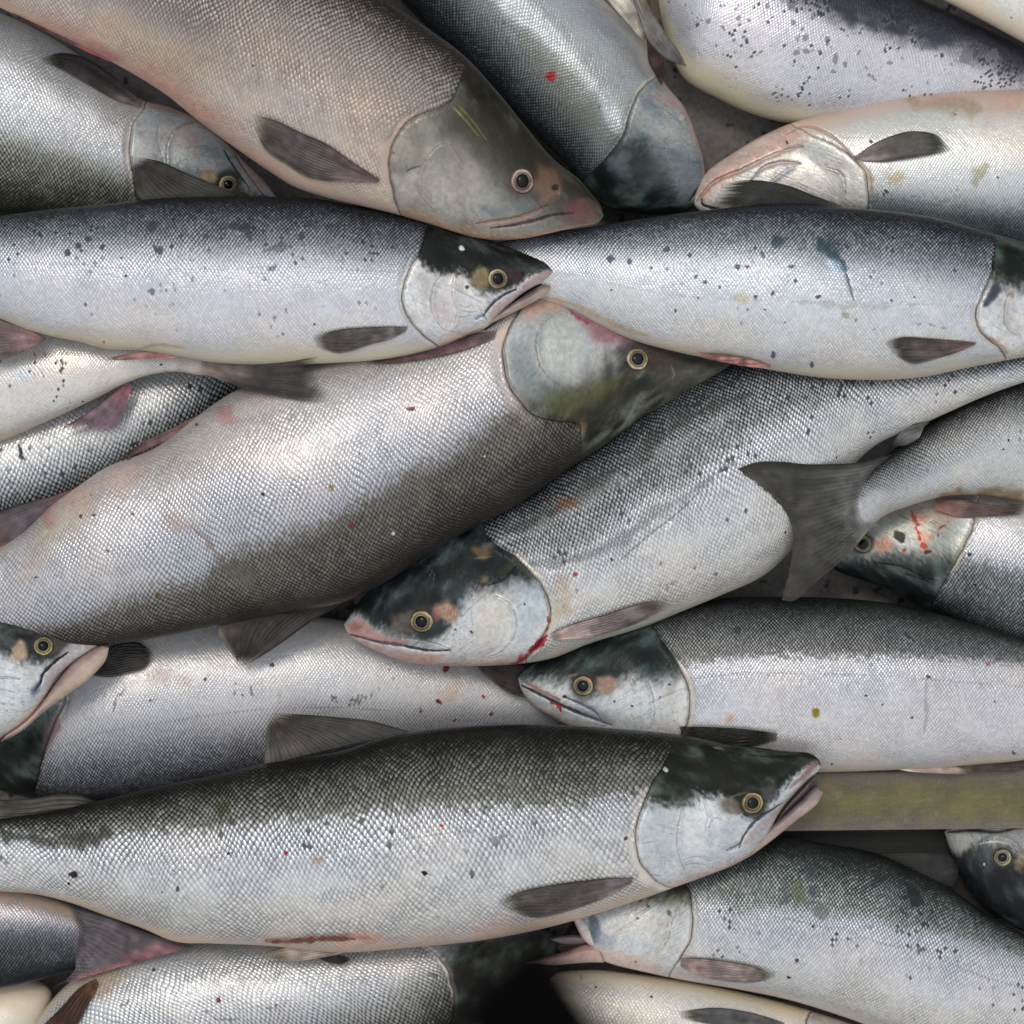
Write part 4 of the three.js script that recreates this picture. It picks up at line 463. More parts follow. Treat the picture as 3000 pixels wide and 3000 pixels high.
const F6 = salmon('F6', 'silver fish at the right facing right, its gill cut by the right edge', {
  D: [3335, 905, 3285, 850, 3200, 788, 3100, 742, 3000, 710, 2880, 677, 2725, 636, 2466, 606, 2310, 596, 2207, 601, 2000, 625, 1880, 641, 1725, 665, 1569, 686, 1450, 712, 1350, 740], V: [3335, 908, 3300, 955, 3200, 1004, 3100, 1028, 3000, 1046, 2828, 1079, 2699, 1105, 2569, 1113, 2414, 1107, 2259, 1084, 2155, 1063, 2000, 1035, 1854, 996, 1750, 949, 1663, 903, 1585, 877, 1480, 842, 1380, 800], E: [1330, 768], h: [470, 470, 470, 460, 440], tk: 0.40,
  gill: [2915, 700, 2905, 790, 2885, 850, 2864, 890, 2858, 933, 2868, 964, 2890, 988, 2925, 1015, 2950, 1050], bk: [1518, 722, 1600, 728, 1776, 730, 2000, 730, 2207, 736, 2414, 760, 2621, 782, 2880, 815], hd: [2880, 840, 2906, 826, 2950, 842, 3000, 845, 3100, 860], lat: [1700, 810, 2000, 865, 2200, 878, 2414, 882, 2621, 884, 2850, 900],
  p: { sp: 10.4, back: [24, 27, 33], dot: [174, 182, 194], soft: 40, ragged: 20, fl1: [202, 208, 219], fl2: [208, 208, 208], belly: [208, 198, 176], ht: [28, 36, 34], hc: [210, 211, 214], hc2: [197, 199, 203], throat: [206, 190, 170], netHigh: .6, netLow: 0.22, dotTop: 0.6, dotLow: 1, lost: .06, latA: .15, memW: 22, mem: [210, 206, 200], bellyAt: .88 },
  marks: [{ area: [2400, 695, 2440, 720, 2478, 780, 2470, 795, 2430, 760, 2395, 725], soft: 12, col: [44, 62, 72], a: .85, rag: .8 }, ...crease([2476, 790, 2490, 840, 2502, 880], 3, [70, 78, 92], .6), { area: [2260, 690, 2300, 700, 2290, 720, 2262, 718], soft: 9, col: [44, 58, 70], a: .8, rag: 1 }, { area: [2420, 760, 2460, 770, 2475, 800, 2440, 795], soft: 10, col: [178, 196, 220], a: .6 }, { spot: [2480, 925, 11], col: [150, 144, 124], a: .7, rag: .8 }, ...dirt([2391, 868, 5, 2400, 866, 5, 2616, 879, 5, 2680, 875, 5, 2268, 1041, 8, 2381, 1069, 8, 2390, 1048, 3, 2242, 905, 4, 2110, 840, 8, 2066, 824, 6, 2040, 812, 5, 2330, 825, 6, 2265, 862, 7, 2215, 870, 6, 2185, 782, 8, 2160, 780, 7, 2320, 780, 6, 1790, 760, 8, 1845, 765, 6, 1910, 786, 6, 2045, 872, 4, 1955, 730, 8, 2020, 745, 7, 2300, 945, 4, 2560, 965, 3, 1695, 700, 4, 1980, 910, 4, 1790, 850, 4], [74, 78, 90]), { area: [2140, 865, 2180, 860, 2200, 880, 2160, 885], soft: 9, col: [178, 172, 140], a: .6 }, { line: [2320, 885, 2420, 890, 2540, 900, 2700, 890], w: 14, col: [150, 150, 146], a: .4, rag: .8 }, { area: [2880, 885, 2915, 830, 2930, 850, 2900, 890, 2880, 900], soft: 7, col: [40, 48, 62], a: .8 }, ...bone([2985, 845, 2957, 862, 2942, 912, 2950, 960, 2990, 990], .4), { line: [2890, 985, 2930, 1010, 2950, 1040], w: 7, col: [190, 140, 110], a: .6 }, blush([2050, 1035, 2150, 1040, 2250, 1060, 2240, 1075, 2140, 1062, 2050, 1045], 14, .75, [192, 126, 118]), { line: [1600, 870, 1700, 900, 1800, 950, 1900, 985], w: 12, col: [186, 160, 120], a: .5 }, ...scrape([2680, 948, 2700, 952, 2720, 950, 2740, 956, 2750, 958, 2770, 962], [130, 134, 146])],
});
const F5 = salmon('F5', 'silver-blue fish at the left facing right, jaws slightly parted over the next fish', {
  D: [1618, 795, 1602, 774, 1518, 735, 1475, 718, 1414, 694, 1310, 660, 1165, 622, 1000, 595, 932, 583, 800, 577, 621, 576, 450, 583, 310, 598, 150, 614, 0, 633, -150, 660, -300, 700], V: [1618, 797, 1607, 808, 1570, 836, 1530, 860, 1495, 890, 1462, 922, 1428, 957, 1362, 986, 1285, 1017, 1155, 1048, 1000, 1062, 776, 1069, 621, 1061, 543, 1048, 414, 1027, 310, 1022, 233, 1001, 155, 986, 78, 965, 0, 934, -150, 890, -300, 850], E: [-340, 778], h: [505, 505, 500, 490, 480], tk: 0.43,
  gill: [1250, 665, 1226, 745, 1203, 785, 1190, 815, 1180, 861, 1184, 902, 1205, 943, 1236, 980, 1290, 1015], bk: [0, 718, 207, 722, 414, 730, 621, 741, 828, 748, 1000, 758, 1155, 762, 1220, 758], hd: [1215, 750, 1250, 785, 1290, 805, 1330, 795, 1372, 805, 1395, 845, 1440, 850, 1490, 848, 1520, 830, 1545, 810, 1600, 792], lat: [0, 768, 207, 770, 414, 791, 621, 791, 776, 785, 1000, 788, 1200, 795],
  p: { sp: 11, back: [25, 28, 33], dot: [172, 178, 190], soft: 46, ragged: 16, fl1: [197, 201, 213], fl2: [208, 207, 210], belly: [208, 200, 178], ht: [30, 33, 33], hc: [212, 213, 216], hc2: [199, 202, 206], throat: [206, 188, 168], netHigh: .55, netLow: 0.16, dotTop: 0.6, dotLow: .9, lost: .1, memW: 24, mem: [210, 206, 202], bellyAt: .84, hsoft: 9 }, eye: [1457, 817, 28], iris: [206, 192, 146],
  marks: [...socket(1457, 817, 28, [50, 50, 46]), { area: [1378, 812, 1400, 782, 1430, 790, 1432, 830, 1410, 850, 1385, 835], soft: 9, col: [140, 126, 96], a: .9, rag: .5 }, { area: [1470, 780, 1520, 790, 1530, 815, 1500, 835, 1480, 800], soft: 9, col: [66, 52, 54], a: .75 }, ...bone([1320, 800, 1288, 815, 1270, 842, 1264, 880, 1268, 915, 1285, 950], .28), ...bone([1330, 812, 1326, 860, 1340, 910, 1330, 960], .16), { area: [1275, 865, 1320, 850, 1345, 880, 1335, 940, 1300, 960, 1272, 920], soft: 18, col: [204, 184, 184], a: .35, rag: .7 }, ...veins([[1340, 890, 1370, 900, 1385, 890], [1350, 910, 1380, 915, 1400, 912], [1345, 930, 1380, 925], [1280, 940, 1300, 965, 1350, 975]], .35), { spot: [1368, 842, 6], col: [50, 46, 50], a: .9 }, ...crease([1512, 848, 1480, 862, 1448, 885, 1425, 912, 1416, 926], 5, [44, 48, 66], .9), { area: [1430, 925, 1450, 892, 1500, 862, 1540, 840, 1545, 850, 1500, 884, 1470, 912, 1440, 940], soft: 6, col: [206, 184, 184], a: .8 }, { area: [1540, 845, 1585, 820, 1616, 795, 1612, 788, 1560, 815, 1530, 840], soft: 6, col: [170, 140, 140], a: .75 }, ...crease([1395, 935, 1415, 925, 1425, 935], 5, [110, 118, 146], .6), ...crease([1535, 795, 1540, 810, 1530, 826], 4, [110, 118, 126], .6), { spot: [1352, 727, 9], col: [220, 220, 210], a: .95, rag: .4 }, { line: [1335, 800, 1350, 798, 1370, 808], w: 4, col: [110, 104, 80], a: .7 },
    { area: [430, 655, 450, 640, 470, 650, 452, 672, 440, 685, 430, 676], soft: 9, col: [56, 56, 62], a: .85, rag: 1 }, { area: [655, 670, 700, 655, 740, 665, 735, 675, 690, 672], soft: 9, col: [44, 46, 56], a: .7, rag: 1 }, { area: [775, 735, 800, 720, 825, 705, 838, 720, 815, 738, 790, 738], soft: 8, col: [66, 66, 76], a: .85, rag: 1 }, ...dirt([733, 690, 12, 725, 680, 9, 775, 718, 6, 880, 690, 10, 905, 660, 12, 470, 732, 10, 262, 702, 10, 228, 718, 9, 197, 735, 9, 505, 722, 6, 304, 722, 12, 640, 640, 10, 440, 610, 9, 855, 640, 12, 600, 690, 6], [60, 62, 76]), { line: [445, 840, 446, 860], w: 11, col: [104, 108, 122], a: .85, rag: 1 }, ...scrape([470, 830, 472, 842, 487, 845, 489, 856, 508, 830, 514, 852, 540, 815, 542, 825, 566, 810, 563, 825, 505, 885, 508, 893, 634, 860, 636, 868, 657, 846, 660, 856, 730, 830, 732, 842, 774, 810, 776, 824, 602, 780, 600, 790, 950, 820, 954, 834, 760, 915, 762, 925, 805, 925, 802, 940, 838, 905, 842, 918, 795, 955, 793, 965], [96, 100, 116]), { spot: [794, 786, 11], col: [84, 88, 108], a: .8, rag: 1 }, { spot: [356, 755, 5], col: [44, 40, 44], a: .9 }, { spot: [369, 808, 4], col: [44, 40, 44], a: .9 }, { spot: [921, 950, 5], col: [26, 22, 26], a: .95 }, { spot: [304, 1002, 4], col: [90, 70, 60], a: .8 }, blush([160, 985, 240, 1000, 310, 1015, 300, 1022, 200, 1000], 14, .6, [204, 144, 118]), { line: [400, 1024, 470, 1010, 540, 1020], w: 8, col: [176, 140, 110], a: .5 }, { line: [1290, 985, 1330, 975, 1390, 960], w: 8, col: [206, 176, 166], a: .5 }],
});
const F15 = salmon('F15', 'large silver fish stretched along the bottom facing right, mouth ajar over the plank', {
  D: [2405, 2246, 2401, 2228, 2373, 2207, 2310, 2201, 2155, 2181, 2000, 2153, 1725, 2129, 1518, 2122, 1362, 2127, 1191, 2146, 1087, 2173, 1000, 2200, 776, 2236, 621, 2272, 466, 2303, 310, 2341, 155, 2376, 0, 2399, -150, 2420, -300, 2440], V: [2405, 2248, 2396, 2260, 2362, 2288, 2320, 2332, 2285, 2375, 2262, 2418, 2240, 2460, 2200, 2503, 2155, 2531, 2000, 2590, 1828, 2650, 1621, 2712, 1414, 2753, 1207, 2774, 1000, 2789, 776, 2769, 621, 2763, 518, 2758, 414, 2717, 310, 2681, 207, 2644, 104, 2619, 0, 2611, -150, 2600, -300, 2580], E: [-340, 2510], h: [385, 385, 380, 360, 340], tk: 0.43,
  gill: [1975, 2170, 1945, 2240, 1921, 2275, 1892, 2333, 1872, 2390, 1861, 2462, 1876, 2524, 1906, 2566, 1945, 2592, 1990, 2605], bk: [0, 2433, 155, 2462, 259, 2460, 330, 2440, 466, 2433, 725, 2411, 1000, 2385, 1311, 2360, 1466, 2364, 1673, 2350, 1828, 2328, 1890, 2305], hd: [1880, 2355, 1920, 2358, 1957, 2360, 2010, 2356, 2050, 2328, 2104, 2320, 2112, 2345, 2166, 2388, 2217, 2394, 2250, 2350, 2275, 2330, 2335, 2270, 2390, 2235], lat: [100, 2515, 300, 2525, 518, 2525, 700, 2510, 850, 2495],
  p: { sp: 16, back: [27, 27, 25], dot: [186, 190, 186], soft: 20, ragged: 13, latA: .22, fl1: [207, 209, 213], fl2: [206, 205, 203], belly: [206, 184, 164], ht: [30, 33, 30], hc: [204, 209, 214], hc2: [184, 191, 197], throat: [204, 172, 156], netHigh: .85, netLow: 0.42, dotTop: 0.18, dotLow: .7, lost: .08, memW: 44, mem: [214, 208, 200], bellyAt: .86, hsoft: 10 }, eye: [2203, 2352, 31], iris: [208, 190, 128],
  marks: [...socket(2203, 2352, 31, [54, 54, 50]), { area: [2108, 2340, 2140, 2335, 2165, 2350, 2165, 2380, 2140, 2388, 2112, 2362], soft: 10, col: [110, 104, 92], a: .9, rag: .4 }, { area: [2225, 2310, 2262, 2300, 2275, 2330, 2240, 2345], soft: 10, col: [84, 80, 84], a: .7 }, { line: [2140, 2335, 2175, 2325, 2200, 2322], w: 6, col: [110, 106, 96], a: .6 }, ...bone([2000, 2360, 1992, 2400, 1984, 2452, 1988, 2500, 2010, 2560], .45), ...bone([2060, 2345, 2075, 2390, 2068, 2440, 2085, 2490], .2), { area: [2000, 2400, 2050, 2380, 2080, 2420, 2070, 2490, 2020, 2500], soft: 24, col: [212, 212, 214], a: .5, rag: .5 }, { area: [1890, 2360, 1950, 2370, 1975, 2420, 1970, 2490, 1900, 2490, 1872, 2440], soft: 26, col: [196, 201, 206], a: .45, rag: .7 },
    ...crease([2292, 2354, 2258, 2375, 2217, 2402, 2186, 2440, 2174, 2460, 2166, 2484], 5, [54, 58, 68], .9), { area: [2170, 2480, 2190, 2444, 2225, 2408, 2270, 2372, 2320, 2322, 2370, 2274, 2380, 2270, 2330, 2325, 2280, 2380, 2240, 2430, 2200, 2470], soft: 6, col: [182, 172, 172], a: .8 }, { area: [2330, 2300, 2380, 2262, 2400, 2232, 2388, 2225, 2350, 2268, 2310, 2310], soft: 7, col: [128, 98, 96], a: .8 }, ...crease([2130, 2492, 2155, 2480, 2170, 2470], 5, [90, 98, 110], .7), { area: [2110, 2430, 2160, 2410, 2160, 2460, 2110, 2490], soft: 20, col: [166, 176, 188], a: .5, rag: .6 }, ...crease([2310, 2268, 2314, 2290, 2304, 2312], 4, [90, 108, 116], .6), ...veins([[1990, 2540, 2030, 2530, 2070, 2535], [1880, 2470, 1930, 2462], [2000, 2520, 2040, 2510, 2090, 2525], [2075, 2430, 2090, 2400, 2110, 2395]], .3), { spot: [1951, 2254, 9], col: [196, 200, 190], a: .9, rag: .5 }, { line: [2090, 2190, 2110, 2192, 2120, 2196], w: 5, col: [140, 140, 132], a: .6 }, ...crease([2160, 2205, 2250, 2215, 2330, 2212], 3, [70, 72, 66], .4),
    { spot: [1294, 2421, 12], col: [168, 22, 32], a: .95, rag: .9 }, { spot: [840, 2499, 9], col: [150, 28, 36], a: .95, rag: .9 }, { line: [1235, 2554, 1250, 2560, 1262, 2564], w: 6, col: [20, 20, 22], a: .95, rag: .9 }, { spot: [213, 2563, 12], col: [40, 34, 44], a: .95, rag: .7 }, { spot: [201, 2588, 5], col: [40, 34, 44], a: .9 }, { line: [668, 2502, 680, 2498], w: 6, col: [40, 36, 36], a: .9, rag: .8 }, { area: [915, 2510, 945, 2512, 945, 2530, 920, 2525], soft: 7, col: [150, 128, 120], a: .7, rag: .9 }, { spot: [42, 2577, 8], col: [190, 110, 104], a: .7, rag: .8 }, ...dirt([1382, 2570, 4, 1310, 2607, 4, 476, 2612, 5, 520, 2605, 6, 645, 2548, 6, 1280, 2685, 3, 1745, 2296, 5, 1740, 2320, 4, 1835, 2457, 5], [60, 54, 56]), ...scrape([430, 2540, 455, 2585, 508, 2470, 502, 2500, 510, 2550, 512, 2575, 1100, 2500, 1104, 2520, 1180, 2490, 1170, 2505, 1228, 2480, 1226, 2495], [120, 122, 126]), { line: [1370, 2434, 1420, 2452, 1450, 2456, 1490, 2445], w: 10, col: [126, 116, 128], a: .6, rag: 1 }, { area: [640, 2350, 665, 2350, 670, 2380, 645, 2385], soft: 9, col: [56, 54, 40], a: .7, rag: 1 }, { area: [1480, 2300, 1500, 2270, 1540, 2290, 1510, 2310], soft: 14, col: [90, 90, 84], a: .5, rag: 1 }, blush([1000, 2755, 1200, 2735, 1420, 2715, 1560, 2690, 1560, 2715, 1414, 2745, 1207, 2768, 1000, 2782], 30, .5, [208, 156, 136]), { line: [780, 2757, 880, 2751, 960, 2746, 1040, 2745, 1085, 2750], w: 18, col: [132, 92, 82], a: .55, rag: .35 }, { line: [800, 2760, 880, 2756, 960, 2751, 1040, 2750], w: 11, col: [92, 44, 38], a: .6, rag: .4 }, { line: [1020, 2742, 1080, 2744, 1110, 2748], w: 24, col: [198, 140, 130], a: .5, rag: .4 }, blush([1405, 2735, 1460, 2728, 1450, 2748], 16, .3, [200, 116, 104]), { area: [300, 2600, 500, 2640, 640, 2680, 560, 2720, 400, 2690, 250, 2630], soft: 50, col: [160, 160, 152], a: .35, rag: .6 }, { area: [0, 2420, 60, 2440, 200, 2450, 330, 2420, 300, 2470, 200, 2490, 100, 2470, 0, 2455], soft: 14, col: [46, 48, 44], a: .7, rag: 1 }],
});
const F1 = salmon('F1', 'big pink-brown fish at the upper left facing down right, olive head with pale eye', {
  D: [1768, 630, 1758, 598, 1735, 570, 1699, 528, 1621, 466, 1533, 362, 1466, 279, 1362, 166, 1259, 88, 1129, 0, 950, -110, 700, -220, 400, -300, 150, -335, -150, -290], V: [1768, 632, 1752, 652, 1700, 664, 1647, 675, 1543, 697, 1466, 703, 1388, 695, 1259, 656, 1155, 626, 1050, 601, 950, 577, 860, 546, 790, 503, 700, 441, 580, 353, 480, 273, 330, 183, 150, 96, 0, 22, -150, -55], E: [-240, -170], h: [560, 560, 520, 440, 400], tk: 0.38,
  gill: [1330, 290, 1300, 312, 1228, 336, 1171, 383, 1144, 445, 1140, 497, 1150, 549, 1171, 620, 1185, 650], bk: [200, -140, 500, -40, 750, 45, 950, 100, 1100, 170, 1200, 235, 1280, 300], hd: [1321, 330, 1380, 430, 1440, 500, 1500, 570, 1580, 600, 1680, 640],
  p: { sp: 14, back: [34, 31, 29], dot: [206, 200, 196], soft: 150, ragged: 60, fl1: [146, 136, 132], fl2: [194, 182, 173], belly: [204, 180, 164], net: [112, 103, 98], ht: [42, 40, 34], hc: [166, 163, 158], hc2: [116, 114, 106], throat: [190, 158, 134], netHigh: .75, netLow: 0.36, dotTop: .3, dotLow: .8, memW: 40, mem: [188, 170, 160], bellyAt: .86, metal: .3, lost: 0, hsoft: 60 }, eye: [1529, 531, 31, 1.05], iris: [206, 180, 166], pupil: .56,
  marks: [{ area: [1340, 300, 1480, 330, 1600, 440, 1730, 580, 1690, 600, 1560, 500, 1440, 420, 1350, 350], soft: 60, col: [46, 44, 36], a: .75, rag: .7 }, { area: [1240, 560, 1300, 540, 1350, 600, 1330, 650, 1260, 630], soft: 26, col: [172, 170, 164], a: .5, rag: 1 }, { area: [1400, 560, 1480, 580, 1500, 620, 1420, 640, 1360, 610], soft: 24, col: [150, 154, 152], a: .5, rag: 1 }, ...socket(1529, 531, 31, [84, 74, 66]), { spot: [1529, 531, 38], col: [60, 48, 44], a: .6, rag: .2 }, ...bone([1320, 420, 1290, 425, 1250, 465, 1226, 518, 1228, 559, 1250, 600, 1280, 620], .4), { line: [1330, 318, 1370, 360, 1400, 398], w: 4, col: [176, 172, 84], a: .85 }, { line: [1345, 312, 1385, 355, 1425, 410], w: 4, col: [160, 158, 70], a: .7 }, { area: [1160, 420, 1200, 380, 1270, 350, 1290, 400, 1250, 440, 1210, 490, 1170, 500], soft: 26, col: [152, 148, 134], a: .4, rag: .8 }, { area: [1300, 345, 1390, 350, 1440, 420, 1500, 480, 1440, 480, 1360, 420, 1300, 400], soft: 30, col: [66, 66, 56], a: .5, rag: .8 }, { area: [1255, 460, 1320, 440, 1400, 480, 1440, 560, 1400, 600, 1300, 600, 1240, 560], soft: 34, col: [168, 164, 158], a: .5, rag: .7 }, { area: [1155, 520, 1220, 510, 1230, 580, 1180, 610, 1160, 570], soft: 20, col: [186, 178, 172], a: .6, rag: .6 }, { area: [1575, 480, 1620, 500, 1640, 560, 1600, 590, 1560, 560], soft: 22, col: [138, 104, 84], a: .6, rag: .7 }, { spot: [1628, 548, 11], col: [36, 34, 34], a: .8, rag: .5, re: -4 }, { spot: [1637, 566, 10], col: [120, 126, 128], a: .7 }, ...crease([1395, 655, 1440, 648, 1500, 640, 1560, 622, 1606, 600], 5, [112, 92, 84], .7), { area: [1390, 640, 1450, 645, 1530, 630, 1590, 612, 1560, 640, 1480, 660, 1420, 662], soft: 12, col: [170, 124, 118], a: .5, rag: .6 }, ...crease([1440, 668, 1500, 660, 1570, 645, 1620, 630, 1680, 625], 5, [66, 46, 48], .85), { area: [1400, 600, 1450, 610, 1540, 590, 1560, 605, 1500, 622, 1430, 632], soft: 12, col: [106, 116, 120], a: .6, rag: .5 }, { area: [1650, 600, 1700, 580, 1750, 620, 1720, 650, 1660, 650], soft: 16, col: [110, 70, 70], a: .6, rag: .7 }, blood([1680, 610, 1700, 618], 12, .5), { spot: [1155, 449, 6], col: [150, 66, 46], a: .9 }, ...crease([1190, 505, 1215, 492, 1235, 488], 3, [84, 74, 66], .6), blush([20, 40, 160, 60, 330, 150, 480, 240, 640, 340, 620, 360, 470, 270, 330, 190, 150, 105], 40, .6, [202, 128, 118]), blush([280, 130, 340, 150, 360, 180, 310, 170], 20, .7, [178, 78, 84]), { area: [300, 40, 420, 80, 560, 200, 500, 230, 380, 160, 300, 100], soft: 60, col: [176, 156, 132], a: .35, rag: .6 }, blush([480, 270, 600, 330, 760, 450, 860, 520, 840, 535, 720, 455, 580, 355], 30, .5, [210, 150, 128]), { area: [1070, 555, 1120, 550, 1130, 580, 1090, 590], soft: 16, col: [206, 196, 170], a: .6, rag: 1 }, ...dirt([742, 192, 3, 570, 306, 3, 600, 310, 3, 380, 340, 3, 900, 310, 3], [90, 60, 54])],
});

// ---------------------------------------------------------------- jaws, mouths
const lip = [176, 140, 140], chin = [206, 178, 160];
pillow('mouth_lining', F5.root, [1612, 812, 1560, 842, 1500, 884, 1450, 930, 1420, 960], [1608, 832, 1560, 862, 1500, 905, 1450, 950, 1420, 975], [480, 480], 12, [52, 40, 44], [40, 34, 38]);
pillow('lower_jaw', F5.root, [1613, 840, 1592, 833, 1560, 853, 1510, 882, 1470, 912, 1425, 950, 1370, 984], [1613, 842, 1600, 861, 1549, 893, 1466, 934, 1400, 968, 1350, 990, 1320, 1002], [500, 500], 26, [96, 86, 92], [204, 184, 166]);
pillow('mouth_lining', F13.root, [305, 1880, 255, 1915, 205, 1950, 160, 2000, 130, 2045], [312, 1900, 260, 1935, 210, 1970, 165, 2020, 130, 2065], [380, 380], 12, [52, 42, 46], [40, 34, 38]);
pillow('lower_jaw', F13.root, [318, 1896, 298, 1890, 250, 1916, 205, 1952, 165, 1998, 132, 2045, 80, 2105, 20, 2150], [319, 1900, 311, 1932, 259, 1990, 181, 2047, 120, 2092, 78, 2131, 40, 2156, 0, 2174], [398, 398], 30, [136, 114, 114], [208, 190, 172]);
pillow('mouth_lining', F15.root, [2385, 2270, 2350, 2305, 2300, 2360, 2262, 2420, 2240, 2460], [2396, 2315, 2350, 2352, 2300, 2396, 2262, 2436, 2230, 2475], [358, 360], 10, [64, 50, 54], [46, 38, 42]);
pillow('lower_jaw', F15.root, [2410, 2318, 2392, 2305, 2345, 2347, 2300, 2387, 2262, 2418, 2215, 2460, 2150, 2510], [2411, 2322, 2394, 2356, 2336, 2402, 2259, 2464, 2190, 2513, 2150, 2531, 2120, 2542], [382, 384], 26, [92, 82, 90], [200, 178, 166]);
pillow('mouth_lining', F16.root, [1684, 2694, 1700, 2720, 1726, 2760, 1760, 2790], [1590, 2806, 1640, 2790, 1700, 2780, 1760, 2800], [150, 180], 16, [26, 20, 24], [92, 58, 64]);
pillow('tongue', F16.root, [1612, 2750, 1640, 2742, 1680, 2738, 1714, 2742], [1612, 2754, 1640, 2764, 1680, 2768, 1716, 2766], [186, 190], 14, [104, 96, 100], [150, 138, 142]);
pillow('lower_jaw', F16.root, [1543, 2820, 1600, 2803, 1660, 2787, 1710, 2768, 1752, 2768], [1543, 2823, 1620, 2828, 1673, 2824, 1725, 2820, 1770, 2820], [206, 216], 28, [172, 132, 130], [206, 186, 172]);
pillow('upper_jaw', F16.root, [1674, 2682, 1684, 2676, 1714, 2696, 1738, 2738, 1746, 2766], [1676, 2688, 1686, 2710, 1702, 2742, 1722, 2766, 1738, 2774], [226, 226], 16, [206, 200, 198], [196, 178, 174]);

// ---------------------------------------------------------------- fins
const dark0 = [86, 76, 76], dark1 = [50, 48, 48], olive = [96, 94, 66];
fin(F1, 'pectoral_fin', { lead: [1112, 524, 1040, 480, 960, 424, 880, 388, 800, 350, 738, 334], trail: [1108, 536, 1020, 534, 906, 524, 839, 484, 776, 442, 746, 380], c0: [128, 96, 96], c1: [84, 74, 74], c2: [104, 98, 70], rim: .9, curl: 8 });
fin(F1, 'pelvic_fin', { lead: [334, 152, 240, 108, 150, 72, 60, 36, 14, 10], trail: [322, 182, 240, 146, 140, 98, 60, 58, 16, 26], z: [455, 440], c0: [168, 74, 84], c1: [96, 58, 58], c2: [60, 44, 44], rays: 7 });
fin(F2, 'pectoral_fin', { lead: [418, 300, 330, 222, 250, 170, 180, 155, 122, 170], trail: [410, 316, 330, 288, 260, 250, 190, 210, 124, 180], c0: [134, 118, 120], c1: [78, 72, 74], c2: [86, 82, 58] });
fin(F3, 'pectoral_fin', { lead: [1938, 250, 1918, 215, 1900, 180, 1895, 120, 1880, 40, 1860, -40], trail: [1944, 236, 1946, 190, 1944, 120, 1938, 60, 1930, 0, 1920, -60], z: [230, 330], c0: [78, 52, 66], c1: [104, 84, 68], c2: [66, 56, 48] });
fin(F3, 'pelvic_fin', { lead: [2010, 196, 1950, 172, 1900, 122, 1872, 50, 1845, -30], trail: [2010, 190, 1990, 152, 1955, 104, 1908, 28, 1885, -20], z: [300, 370], c0: [84, 82, 84], c1: [126, 122, 116], c2: [190, 180, 150], rim: 0, rays: 9 });
fin(F3, 'anal_fin', { lead: [1896, 134, 1860, 96, 1820, 50, 1778, 0, 1740, -50], trail: [1904, 120, 1890, 80, 1880, 40, 1850, -10, 1830, -60], z: [250, 330], c0: [190, 180, 152], c1: [204, 198, 180], c2: [150, 140, 110], rays: 8 });
fin(F7, 'pectoral_fin', { lead: [2502, 458, 2569, 416, 2630, 392, 2673, 384, 2740, 394, 2784, 432], trail: [2502, 468, 2569, 474, 2640, 470, 2725, 455, 2770, 445, 2786, 438], c0: [150, 136, 134], c1: [86, 82, 80], c2: [82, 84, 60], floor: 240 });
fin(F6, 'dorsal_fin', { lead: [2470, 604, 2388, 574, 2310, 544, 2220, 528, 2119, 532], trail: [2330, 612, 2280, 606, 2220, 604, 2150, 606, 2080, 608], z: [478, 440], c0: [44, 46, 46], c1: [36, 38, 38], c2: [50, 50, 42] });
fin(F6, 'pectoral_fin', { lead: [2862, 1004, 2800, 998, 2720, 992, 2647, 988, 2590, 1003], trail: [2856, 1012, 2800, 1034, 2750, 1050, 2673, 1067, 2621, 1044], c0: [150, 116, 108], c1: [84, 76, 74], c2: [64, 62, 58], rim: .2 });
fin(F6, 'pelvic_fin', { lead: [2258, 1072, 2200, 1052, 2120, 1040, 2048, 1036], trail: [2256, 1080, 2190, 1074, 2110, 1060, 2046, 1046], floor: 470, c0: [196, 130, 122], c1: [190, 126, 116], c2: [196, 160, 140], rays: 6 });
fin(F5, 'dorsal_fin', { lead: [700, 574, 660, 554, 600, 528, 543, 505, 466, 472, 398, 460], trail: [420, 592, 410, 580, 400, 566, 394, 540, 390, 510, 390, 478], z: [494, 440], c0: [44, 44, 42], c1: [52, 48, 46], c2: [62, 58, 48] });
fin(F5, 'pectoral_fin', { lead: [1196, 957, 1130, 957, 1060, 960, 994, 966, 914, 988], trail: [1188, 974, 1140, 996, 1087, 1010, 1030, 1030, 990, 1036, 928, 1020], c0: [130, 116, 120], c1: [88, 80, 78], c2: [100, 96, 72] });
fin(F5, 'pelvic_fin', { lead: [546, 1028, 490, 1026, 414, 1030, 360, 1040, 304, 1050], trail: [546, 1044, 480, 1052, 400, 1054, 350, 1056, 306, 1056], z: [500, 470], c0: [180, 112, 116], c1: [176, 122, 120], c2: [196, 160, 146], rays: 6 });
fin(F5, 'anal_fin', { lead: [136, 992, 80, 962, 0, 930, -60, 910, -120, 900], trail: [128, 1000, 90, 1020, 40, 1042, -20, 1066, -80, 1086], z: [486, 470], c0: [158, 116, 116], c1: [108, 84, 86], c2: [92, 70, 58] });
fin(F23, 'tail_fin', { rootArc: .08, blend: 0, lead: [540, 1020, 620, 1030, 700, 1030, 780, 1018, 880, 1000, 970, 984], trail: [545, 1092, 600, 1098, 660, 1118, 730, 1144, 802, 1161, 906, 1177, 992, 1175], z: [452, 560], arch: 8, notch: .14, c0: [160, 140, 132], c1: [56, 50, 50], c2: [78, 70, 62], rays: 18, rim: .2 });
fin(F23, 'anal_fin', { lead: [368, 1124, 310, 1168, 250, 1212, 172, 1260], trail: [388, 1128, 372, 1180, 350, 1240, 322, 1270], z: [372, 345], c0: [150, 80, 96], c1: [124, 96, 112], c2: [170, 136, 150], rays: 11, rim: .1 });
